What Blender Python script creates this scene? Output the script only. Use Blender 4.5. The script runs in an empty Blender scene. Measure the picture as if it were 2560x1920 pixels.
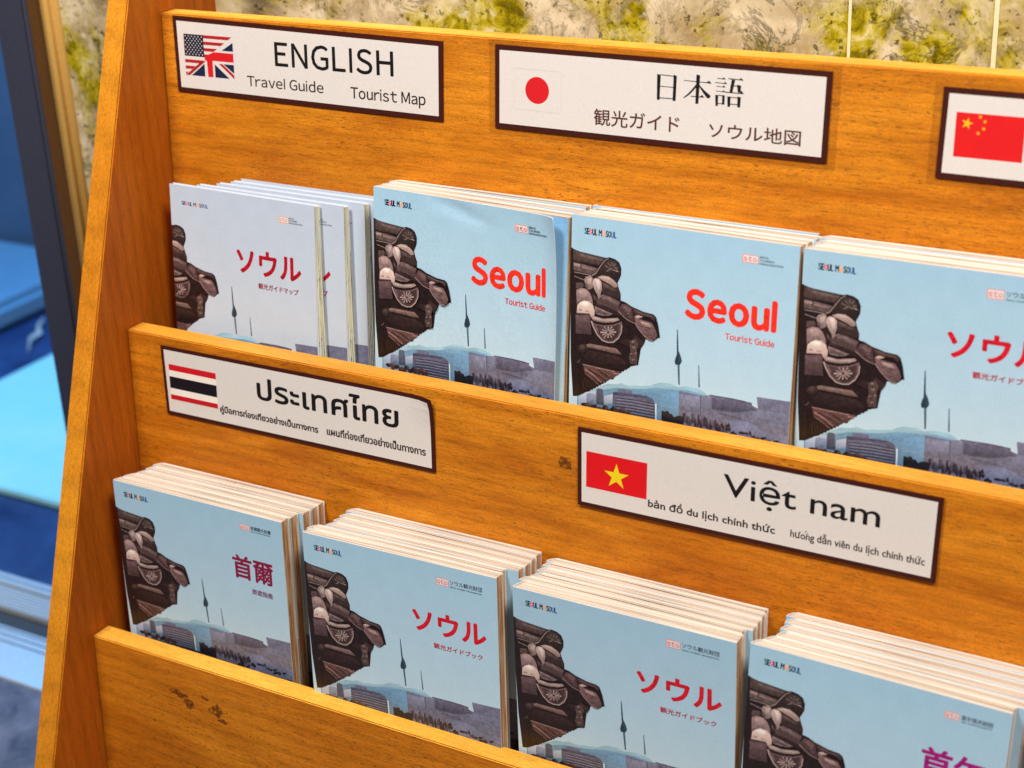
import bpy, bmesh, math, random
from mathutils import Matrix, Vector
C = bpy.context.scene.collection
SC = bpy.context.scene
rnd = random.Random(11)

# ------------------------------------------------------------------ camera
cam_d = bpy.data.cameras.new('camera')
cam = bpy.data.objects.new('camera', cam_d)
C.objects.link(cam)
ROT = Matrix(((0.8704721, -0.1627119, 0.4645462), (0.4903388, 0.3690370, -0.7895439), (-0.0429665, 0.9150609, 0.4010202)))
CAM = Vector((0.708369, -0.789463, 0.189245))
cam.matrix_world = Matrix.Translation(CAM) @ ROT.to_4x4()
cam_d.sensor_width = 36.0
cam_d.lens = 57.47
cam_d.clip_start = 0.02
cam_d.clip_end = 60
cam_d.dof.use_dof = True
cam_d.dof.focus_distance = (Vector((0.22, -0.06, -0.16)) - CAM).dot(-Vector((ROT[0][2], ROT[1][2], ROT[2][2])))
cam_d.dof.aperture_fstop = 8.5
SC.camera = cam

# ------------------------------------------------------------------ light
SC.view_settings.view_transform = 'Standard'
SC.view_settings.look = 'None'
SC.view_settings.exposure = 0.0
SC.view_settings.gamma = 1.0
w = bpy.data.worlds.new('World')
SC.world = w
w.use_nodes = True
w.node_tree.nodes['Background'].inputs[0].default_value = (1.0, 0.93, 0.84, 1)
w.node_tree.nodes['Background'].inputs[1].default_value = 0.09

def area(name, loc, target, size, power, col, sy=None):
    l = bpy.data.lights.new(name, 'AREA')
    l.energy = power; l.color = col; l.size = size
    if sy: l.shape = 'RECTANGLE'; l.size_y = sy
    o = bpy.data.objects.new(name, l); C.objects.link(o)
    o.location = loc
    o.rotation_euler = (Vector(target) - Vector(loc)).to_track_quat('-Z', 'Y').to_euler()
    return o
area('ceiling_lamp', (-0.10, -0.80, 1.20), (0.30, -0.03, -0.10), 0.30, 28, (1.0, 0.94, 0.85))
area('ceiling_lamp', (1.15, -0.75, 1.15), (0.5, 0.0, -0.1), 0.34, 27, (1.0, 0.93, 0.84))
area('blue_area_light', (-1.05, 0.62, 0.55), (-0.95, 0.72, -0.72), 0.5, 8.5, (0.13, 0.45, 1.0))
area('blue_area_light', (-1.0, 0.75, 0.35), (-0.75, 0.3, -0.72), 0.4, 8, (0.10, 0.46, 1.0))  # added lamp, put low to tint the threshold and post blue

# ------------------------------------------------------------------ helpers
def lin(c):
    return tuple((x/255/12.92 if x/255 <= 0.04045 else ((x/255+0.055)/1.055)**2.4) for x in c)
def tag(o, label=None, cat=None, group=None, kind=None):
    if label: o['label'] = label
    if cat: o['category'] = cat
    if group: o['group'] = group
    if kind: o['kind'] = kind
    return o
def link(name, mesh, mat=None, parent=None):
    o = bpy.data.objects.new(name, mesh)
    C.objects.link(o)
    if mat is not None:
        for m in (mat if isinstance(mat, (list, tuple)) else [mat]): mesh.materials.append(m)
    if parent is not None: o.parent = parent
    return o
def empty(name, loc=(0, 0, 0), mat=None):
    o = bpy.data.objects.new(name, None); C.objects.link(o)
    o.empty_display_size = 0.02
    if mat is not None: o.matrix_world = mat
    else: o.location = loc
    return o
def mesh(name, V, F, smooth=False, mi=None):
    m = bpy.data.meshes.new(name)
    m.from_pydata([tuple(v) for v in V], [], F)
    if mi:
        for p, k in zip(m.polygons, mi): p.material_index = k
    if smooth:
        for p in m.polygons: p.use_smooth = True
    m.update()
    return m
def box(V, F, x0, x1, y0, y1, z0, z1):
    b = len(V)
    V += [(x0,y0,z0),(x1,y0,z0),(x1,y1,z0),(x0,y1,z0),(x0,y0,z1),(x1,y0,z1),(x1,y1,z1),(x0,y1,z1)]
    F += [(b,b+3,b+2,b+1),(b+4,b+5,b+6,b+7),(b,b+1,b+5,b+4),(b+1,b+2,b+6,b+5),(b+2,b+3,b+7,b+6),(b+3,b,b+4,b+7)]
def bevel(me, wd, seg=2):
    bm = bmesh.new(); bm.from_mesh(me)
    bmesh.ops.bevel(bm, geom=list(bm.edges), offset=wd, segments=seg, affect='EDGES', clamp_overlap=True)
    bm.to_mesh(me); bm.free()
def prism_x(name, yz, x0, x1, bv=0.0):
    """solid with a (y,z) outline swept along x"""
    n = len(yz)
    V = [(x0, y, z) for y, z in yz] + [(x1, y, z) for y, z in yz]
    F = [tuple(range(n)), tuple(reversed(range(n, 2*n)))] + [(i, i+n, (i+1) % n+n, (i+1) % n) for i in range(n)]
    m = mesh(name, V, F)
    bm = bmesh.new(); bm.from_mesh(m); bmesh.ops.recalc_face_normals(bm, faces=bm.faces)
    if bv: bmesh.ops.bevel(bm, geom=list(bm.edges), offset=bv, segments=2, affect='EDGES')
    bm.to_mesh(m); bm.free()
    return m

# ------------------------------------------------------------------ materials
class NT:
    def __init__(s, name):
        s.m = bpy.data.materials.new(name); s.m.use_nodes = True
        s.t = s.m.node_tree; s.b = s.t.nodes['Principled BSDF']; s.out = s.t.nodes['Material Output']
    def n(s, typ, **k):
        x = s.t.nodes.new(typ)
        for a, v in k.items(): setattr(x, a, v)
        return x
    def l(s, a, b): s.t.links.new(a, b)
    def coord(s, scale, rot=(0, 0, 0), out='Object', loc=(0, 0, 0)):
        tc = s.n('ShaderNodeTexCoord'); mp = s.n('ShaderNodeMapping')
        mp.inputs['Scale'].default_value = scale; mp.inputs['Rotation'].default_value = rot; mp.inputs['Location'].default_value = loc
        s.l(tc.outputs[out], mp.inputs[0]); return mp.outputs[0]
    def noise(s, vec, scale=1, detail=3, rough=.5, dist=0):
        x = s.n('ShaderNodeTexNoise'); x.inputs['Scale'].default_value = scale; x.inputs['Detail'].default_value = detail
        x.inputs['Roughness'].default_value = rough; x.inputs['Distortion'].default_value = dist
        s.l(vec, x.inputs['Vector']); return x.outputs['Fac']
    def ramp(s, fac, stops, interp='LINEAR'):
        x = s.n('ShaderNodeValToRGB'); cr = x.color_ramp; cr.interpolation = interp
        while len(cr.elements) > 1: cr.elements.remove(cr.elements[-1])
        cr.elements[0].position = stops[0][0]; cr.elements[0].color = (*stops[0][1], 1)
        for p, c in stops[1:]:
            e = cr.elements.new(p); e.color = (*c, 1)
        s.l(fac, x.inputs[0]); return x.outputs[0]
    def mix(s, fac, a, b, mode='MIX'):
        x = s.n('ShaderNodeMix'); x.data_type = 'RGBA'; x.blend_type = mode
        for inp, v in ((x.inputs[0], fac), (x.inputs[6], a), (x.inputs[7], b)):
            if isinstance(v, (int, float)): inp.default_value = v
            elif isinstance(v, tuple): inp.default_value = (*v, 1)
            else: s.l(v, inp)
        return x.outputs[2]
    def math(s, op, a, b=0.0):
        x = s.n('ShaderNodeMath', operation=op)
        for inp, v in ((x.inputs[0], a), (x.inputs[1], b)):
            if isinstance(v, (int, float)): inp.default_value = v
            else: s.l(v, inp)
        return x.outputs[0]
    def bump(s, h, strength, dist=0.001):
        x = s.n('ShaderNodeBump'); x.inputs['Strength'].default_value = strength; x.inputs['Distance'].default_value = dist
        s.l(h, x.inputs['Height']); s.l(x.outputs[0], s.b.inputs['Normal'])
    def fin(s, col, rough=.5, spec=.5, metal=0):
        if isinstance(col, tuple): s.b.inputs['Base Color'].default_value = (*col, 1)
        else: s.l(col, s.b.inputs['Base Color'])
        s.b.inputs['Roughness'].default_value = rough
        s.b.inputs['Specular IOR Level'].default_value = spec
        s.b.inputs['Metallic'].default_value = metal
        return s.m
G = lambda v: (v, v, v)

def wood(name, dark, mid, light, vertical=False, pores=1.0, off=0.0):
    t = NT(name)
    ax = (lambda a, b: (b, a, a)) if not vertical else (lambda a, b: (a, a, b))
    base = t.coord((1, 1, 1), loc=(off, off*.7, off*.3))
    def st(along, across):
        tc = t.n('ShaderNodeMapping'); tc.inputs['Scale'].default_value = ((along, across, across) if not vertical else (across, across, along))
        t.l(base, tc.inputs[0]); return tc.outputs[0]
    fig = t.noise(st(5, 26), 1, 5, .55, 1.6)
    col = t.ramp(fig, [(.30, dark), (.50, mid), (.70, light)])
    wv = t.n('ShaderNodeTexWave', wave_type='BANDS', bands_direction='Z' if not vertical else 'Y')
    wv.inputs['Scale'].default_value = 1.0; wv.inputs['Distortion'].default_value = 7.0; wv.inputs['Detail'].default_value = 3; wv.inputs['Detail Scale'].default_value = .7
    t.l(st(4, 34), wv.inputs[0])
    band = t.ramp(wv.outputs['Fac'], [(0, G(.80)), (.35, G(1.0)), (1, G(1.06))])
    col = t.mix(.55, col, band, 'MULTIPLY')
    hue = t.noise(base, 3.4, 2, .5)
    col = t.mix(1.0, col, t.ramp(hue, [(.36, (.90, .80, .70)), (.5, G(1.0)), (.66, (1.05, 1.08, 1.1))]), 'MULTIPLY')
    fine = t.noise(st(70, 900), 1, 3, .6)
    col = t.mix(1.0, col, t.ramp(fine, [(.32, G(.80)), (.5, G(1.0)), (.7, G(1.14))]), 'MULTIPLY')
    speck = t.noise(base, 950, 2, .6)
    col = t.mix(1.0, col, t.ramp(speck, [(.3, G(.84)), (.52, G(1.0)), (.72, G(1.14))]), 'MULTIPLY')
    po = t.noise(st(230, 1500), 1, 2, .5)
    pr = t.ramp(po, [(.32, G(0)), (.40, G(1))])
    clump = t.noise(st(12, 30), 1, 2, .5)
    amt = t.ramp(clump, [(.35, G(.25)), (.65, G(1))])
    pf = t.mix(amt, G(1.0), pr)
    col = t.mix(.62*pores, col, pf, 'MULTIPLY')
    h = t.math('ADD', t.math('MULTIPLY', fine, .35), t.math('MULTIPLY', pf, .8*pores))
    t.bump(t.math('ADD', h, t.math('MULTIPLY', speck, .5)), .35, .0006)
    return t.fin(col, .5, .2)
W_PANEL = wood('orange_veneer', (.41, .112, .005), (.55, .176, .008), (.67, .240, .014))
W_TOP = wood('orange_veneer_lit_rim', (.62, .28, .030), (.74, .36, .045), (.84, .45, .07), pores=.4, off=3.1)
W_SIDE = wood('orange_veneer_shaded', (.37, .082, .004), (.42, .102, .006), (.47, .126, .008), vertical=True, pores=.25, off=5.3)  # shade on the side boards painted into a darker veneer copy
W_BAND = wood('orange_edge_band_lit', (.58, .21, .010), (.62, .235, .013), (.66, .26, .016), vertical=True, pores=.3, off=8.3)  # edge banding, with the light on the front strip painted in

def grainy(name, col, rough=.5, amp=.06, scale=700, spec=.4, metal=0, bump=0.0):
    t = NT(name)
    nz = t.noise(t.coord((1, 1, 1)), scale, 3, .6)
    c = t.mix(1.0, col, t.ramp(nz, [(.28, G(1-amp)), (.5, G(1)), (.72, G(1+amp))]), 'MULTIPLY')
    if bump: t.bump(nz, bump, .0004)
    return t.fin(c, rough, spec, metal)
def printed(name, rough=.42, amp=.10, mottle=True):
    t = NT(name)
    at = t.n('ShaderNodeAttribute', attribute_name='Col')
    nz = t.noise(t.coord((1, 1, 1)), 1400, 2, .6)
    c = t.mix(1.0, at.outputs['Color'], t.ramp(nz, [(.28, G(1-amp)), (.5, G(1)), (.72, G(1+amp))]), 'MULTIPLY')
    # finer mottling in the dark, photographic parts of the print
    lum = t.n('ShaderNodeRGBToBW'); t.l(at.outputs['Color'], lum.inputs[0])
    dk = t.ramp(lum.outputs[0], [(.10, G(1)), (.42, G(0))])
    mo = t.ramp(t.noise(t.coord((1, 1, 1)), 420, 4, .65, .6), [(.30, G(.62)), (.5, G(1.0)), (.68, G(1.42))])
    if mottle: c = t.mix(dk, c, t.mix(1.0, c, mo, 'MULTIPLY'))
    nb = t.noise(t.coord((1, 1, 1)), 90, 2, .5)
    c = t.mix(1.0, c, t.ramp(nb, [(.3, G(.975)), (.7, G(1.025))]), 'MULTIPLY')
    t.bump(t.noise(t.coord((1, 1, 1)), 22, 2, .5), .12, .002)
    return t.fin(c, rough, .4)
PRINT = printed('printed_cover', .36)
PLATE_PRINT = printed('printed_plate', .5, .05, False)
PLATE = grainy('plate_paper', lin((214, 207, 204)), .5, .05, 900)
BORDER = grainy('plate_border_brown', (.045, .007, .004), .6, .10, 700, .2)
COVER = grainy('booklet_cover', lin((232, 226, 220)), .45, .04, 900)
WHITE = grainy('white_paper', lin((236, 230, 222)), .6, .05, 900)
MAPCOVER = grainy('map_cover', lin((205, 213, 224)), .5, .04, 900)

def pages(name):
    t = NT(name)                                       # top of the page block: thin leaf lines along x
    g = t.coord((1, 1, 1))
    def m(sx, sy, sz):
        k = t.n('ShaderNodeMapping'); k.inputs['Scale'].default_value = (sx, sy, sz); t.l(g, k.inputs[0]); return k.outputs[0]
    a = t.noise(m(5, 1700, 5), 1, 3, .7)
    b = t.noise(m(9, 520, 9), 1, 2, .6)
    col = t.ramp(a, [(.34, lin((104, 84, 70))), (.43, lin((176, 158, 142))), (.52, lin((210, 196, 182))), (.66, lin((226, 216, 206)))])
    col = t.mix(1.0, col, t.ramp(b, [(.34, G(.74)), (.5, G(1.0)), (.7, G(1.03))]), 'MULTIPLY')
    s = t.noise(g, 1300, 2, .6)
    col = t.mix(1.0, col, t.ramp(s, [(.3, G(.92)), (.6, G(1.03))]), 'MULTIPLY')
    t.bump(a, .4, .0004)
    return t.fin(col, .75, .15)
def fore(name):
    t = NT(name)                                       # fore edge: full-bleed pages show as brown, orange, teal and cream lines
    g = t.coord((1, 1, 1))
    def m(sx, sy, sz):
        k = t.n('ShaderNodeMapping'); k.inputs['Scale'].default_value = (sx, sy, sz); t.l(g, k.inputs[0]); return k.outputs[0]
    a = t.noise(m(1, 1500, 5), 1, 2, .7)
    b = t.noise(m(1, 700, 3), 1, 1, .5)
    sec = t.noise(m(1, 260, 24), 1, 2, .6)
    rich = t.ramp(a, [(.26, lin((52, 38, 26))), (.38, lin((128, 84, 46))), (.48, lin((196, 150, 98))), (.56, lin((232, 206, 164))), (.64, lin((168, 108, 60))), (.74, lin((96, 104, 86)))])
    tint = t.ramp(b, [(.38, lin((226, 130, 90))), (.5, lin((255, 244, 226))), (.62, lin((196, 210, 190)))])
    col = t.mix(.75, rich, tint, 'MULTIPLY')
    col = t.mix(t.ramp(sec, [(.45, G(0)), (.62, G(.75))]), col, t.ramp(a, [(.35, lin((190, 160, 124))), (.6, lin((240, 222, 194)))]))
    t.bump(a, .5, .0004)
    return t.fin(col, .75, .15)
PAGES = pages('page_edges'); FORE = fore('fore_edges')
def mapedge():
    t = NT('map_fold_edge')
    g = t.coord((1, 1, 1))
    def m(sx, sy, sz):
        k = t.n('ShaderNodeMapping'); k.inputs['Scale'].default_value = (sx, sy, sz); t.l(g, k.inputs[0]); return k.outputs[0]
    a = t.noise(m(300, 900, 20), 1, 3, .6); s = t.noise(m(500, 900, 160), 1, 2, .6)
    col = t.ramp(a, [(.3, lin((120, 112, 70))), (.5, lin((200, 196, 150))), (.7, lin((228, 222, 196)))])
    col = t.mix(t.ramp(s, [(.32, G(.9)), (.40, G(0))]), col, lin((70, 60, 44)))
    return t.fin(col, .6, .3)
MAPEDGE = mapedge()

def marble():
    t = NT('yellow_green_marble')
    g = t.coord((1, 1, 1), out='Object')
    big = t.noise(g, 13, 8, .68, .35)
    cloud = t.noise(g, 30, 5, .6, .4)
    c = t.ramp(cloud, [(.30, lin((168, 140, 96))), (.48, lin((200, 180, 142))), (.64, lin((232, 214, 180)))])
    patch = t.ramp(big, [(.46, G(0)), (.56, G(1))])
    pc = t.ramp(t.noise(g, 55, 5, .7, .6), [(.30, lin((60, 52, 12))), (.42, lin((120, 106, 10))), (.52, lin((176, 158, 20))), (.60, lin((204, 188, 90))), (.72, lin((228, 214, 176)))])
    c = t.mix(patch, c, pc)
    vn = t.noise(g, 26, 8, .72, 1.3)
    v = t.ramp(vn, [(.46, G(0)), (.495, G(1)), (.507, G(1)), (.54, G(0))])
    gate = t.ramp(t.noise(g, 9, 2), [(.46, G(0)), (.58, G(.7))])
    v = t.mix(1.0, v, gate, 'MULTIPLY')
    c = t.mix(v, c, lin((52, 48, 22)))
    s = t.noise(g, 160, 4, .7)
    edge = t.ramp(big, [(.40, G(0)), (.47, G(1)), (.60, G(1)), (.68, G(.2))])
    sp = t.mix(1.0, t.ramp(s, [(.36, G(.9)), (.44, G(0))]), edge, 'MULTIPLY')
    c = t.mix(sp, c, lin((66, 56, 18)))
    pale = t.ramp(t.noise(g, 70, 5, .7), [(.58, G(0)), (.68, G(.55))])
    c = t.mix(pale, c, lin((240, 228, 196)))
    return t.fin(c, .28, .4)
MARBLE = marble()
GROUT = grainy('pale_joint_filler', lin((238, 222, 180)), .7, .05, 400)
GOLD = grainy('ochre_corner_trim', lin((206, 160, 84)), .45, .10, 500)
BRONZE = grainy('dark_bronze_frame', lin((92, 60, 28)), .4, .14, 500)
SLATE = grainy('slate_metal_post', lin((62, 66, 84)), .5, .10, 350, metal=.2)
ALU = grainy('brushed_threshold_metal', lin((214, 222, 226)), .35, .08, 300, metal=.35)
DARKGAP = grainy('dark_channel', lin((64, 60, 58)), .6, .15, 150)
def mottled(name, a, b, sc, rough, spec=.4):
    t = NT(name)
    n1 = t.noise(t.coord((1, 1, 1)), sc, 6, .65, .5)
    return t.fin(t.ramp(n1, [(.3, a), (.7, b)]), rough, spec)
STONE = mottled('dark_grey_floor_stone', lin((52, 52, 68)), lin((132, 128, 140)), 22, .6)
NAVY = mottled('polished_blue_floor', (.010, .025, .09), (.04, .09, .24), 9, .35, .5)
CYAN = mottled('pale_cyan_slab', (.40, .86, .86), (.52, .90, .90), 14, .5)
STEP = mottled('pale_blue_step', (.16, .34, .50), (.22, .42, .58), 6, .5)
BLUEWALL = mottled('blue_wall', (.05, .11, .19), (.12, .19, .30), 2, .6)

# ------------------------------------------------------------------ rack
A = (0.080716, 0.074762, 0.071742)                      # lean of the three panels
O = ((0.0, 0.0), (-0.069326, -0.188779), (-0.140795, -0.377911))   # top front edge of each (y, z)
TP = 0.0143824
XR = 1.02
FLOOR = -0.72
def pan_yz(k, s, off=0.0):                              # s down the panel, off towards the viewer
    y0, z0 = O[k]; a = A[k]
    return (y0 - s*math.sin(a) - off*math.cos(a), z0 - s*math.cos(a) - off*math.sin(a)*-1)
def pan(k, x, s, off=0.0):
    y, z = pan_yz(k, s, off); return (x, y, z)

rack = empty('brochure_rack', (0, 0, FLOOR))
tag(rack, 'orange veneered tiered wooden brochure rack with slanted side board', 'display rack')
def rackpart(name, m, mat): 
    o = link(name, m, mat, rack); o.location = (0, 0, -FLOOR); return o
def lit_rims(m):                                        # top rims take a lighter veneer copy, light from above painted in
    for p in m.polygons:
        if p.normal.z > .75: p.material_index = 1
for k, L in ((0, .30), (1, .30), (2, .30)):
    y0, z0 = O[k]; ca, sa = math.cos(A[k]), math.sin(A[k])
    yz = [(y0, z0), (y0 - L*sa, z0 - L*ca), (y0 - L*sa + TP, z0 - L*ca), (y0 + TP, z0)]
    m = prism_x('panel', yz, 0.0003, XR - .0003, .0007)
    lit_rims(m)
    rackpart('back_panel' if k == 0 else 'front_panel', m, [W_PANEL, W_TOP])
# pocket floors, behind the front panels
for k in (1, 2):
    z = O[k][1] - .0855
    yb = O[k-1][0] - (O[k-1][1]-z)*math.tan(A[k-1]) - .001
    yf = O[k][0] + TP - (O[k][1]-z)*math.tan(A[k]) + .001
    m = prism_x('shelf', [(yf, z), (yf, z-.012), (yb, z-.012), (yb, z)], .0006, XR - .0006)
    rackpart('shelf', m, [W_PANEL])
SB0, SBM, TB = -0.032047, 0.357774, 0.016531
def side(x0, x1):
    zt, zb = .13, FLOOR
    f = lambda z: SB0 + SBM*z
    yz = [(f(zt), zt), (f(zb), zb), (.055, zb), (.055, zt)]
    m = prism_x('side', yz, x0, x1, .0008)
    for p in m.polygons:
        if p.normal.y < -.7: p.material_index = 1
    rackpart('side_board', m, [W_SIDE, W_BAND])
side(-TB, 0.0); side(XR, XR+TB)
m = prism_x('kick', [(-.225, FLOOR), (-.225, FLOOR+.05), (-.21, FLOOR+.05), (-.21, FLOOR)], .0006, XR-.0006)
rackpart('kick_board', m, [W_PANEL])
# old adhesive smudges on the lower panels
SM = NT('brown_adhesive_residue')
al = SM.ramp(SM.noise(SM.coord((1, 1, 1)), 420, 4, .7), [(.40, G(0)), (.50, G(.62))]); SM.l(al, SM.b.inputs['Alpha'])
sm_n = SM.noise(SM.coord((1, 1, 1)), 900, 4, .7)
SMUDGE = SM.fin(SM.ramp(sm_n, [(.35, (.035, .012, .006)), (.6, (.14, .045, .008)), (.75, (.34, .12, .012))]), .6, .2)
def smudge(k, rects):
    for (u0, v0, u1, v1, e) in rects:
        V = []; nn = 18; cu, cv, ru, rv = (u0+u1)/2, (v0+v1)/2, (u1-u0)/2, (v1-v0)/2
        for q in range(nn):
            th = 2*math.pi*q/nn; rr = rnd.uniform(.62, 1.22)
            V.append(pan(k, (cu+ru*rr*math.cos(th))*.001, (cv+rv*rr*math.sin(th)+e*math.cos(th)*ru)*.001, .00006))
        rackpart('adhesive_mark', mesh('smudge', V, [tuple(range(nn))]), SMUDGE)
smudge(2, [(62.5, 20.5, 77.5, 26.2, .18), (73.5, 24.9, 83.5, 33.6, 0), (87.2, 19.4, 94.5, 22.2, .1), (94.5, 22.0, 106.5, 32.0, 0), (101, 31.8, 109, 35.8, .1)])
smudge(1, [(313, 25.5, 323, 33.6, 0)])
DOT = grainy('dark_nick', (.05, .014, .004), .7)
for k, u, v, r in ((2, 47.6, 49.4, .75), (2, 109.2, 26.6, .6), (2, 58.0, 44.0, .3), (2, 131.0, 41.0, .3), (1, 300.0, 41.0, .3)):
    rackpart('nick', mesh('nick', [pan(k, (u+r*math.cos(q*.9)*(1+.2*math.sin(q*5)))*.001, (v+r*.8*math.sin(q*.9))*.001, .00007) for q in range(7)], [tuple(range(7))]), DOT)

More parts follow.
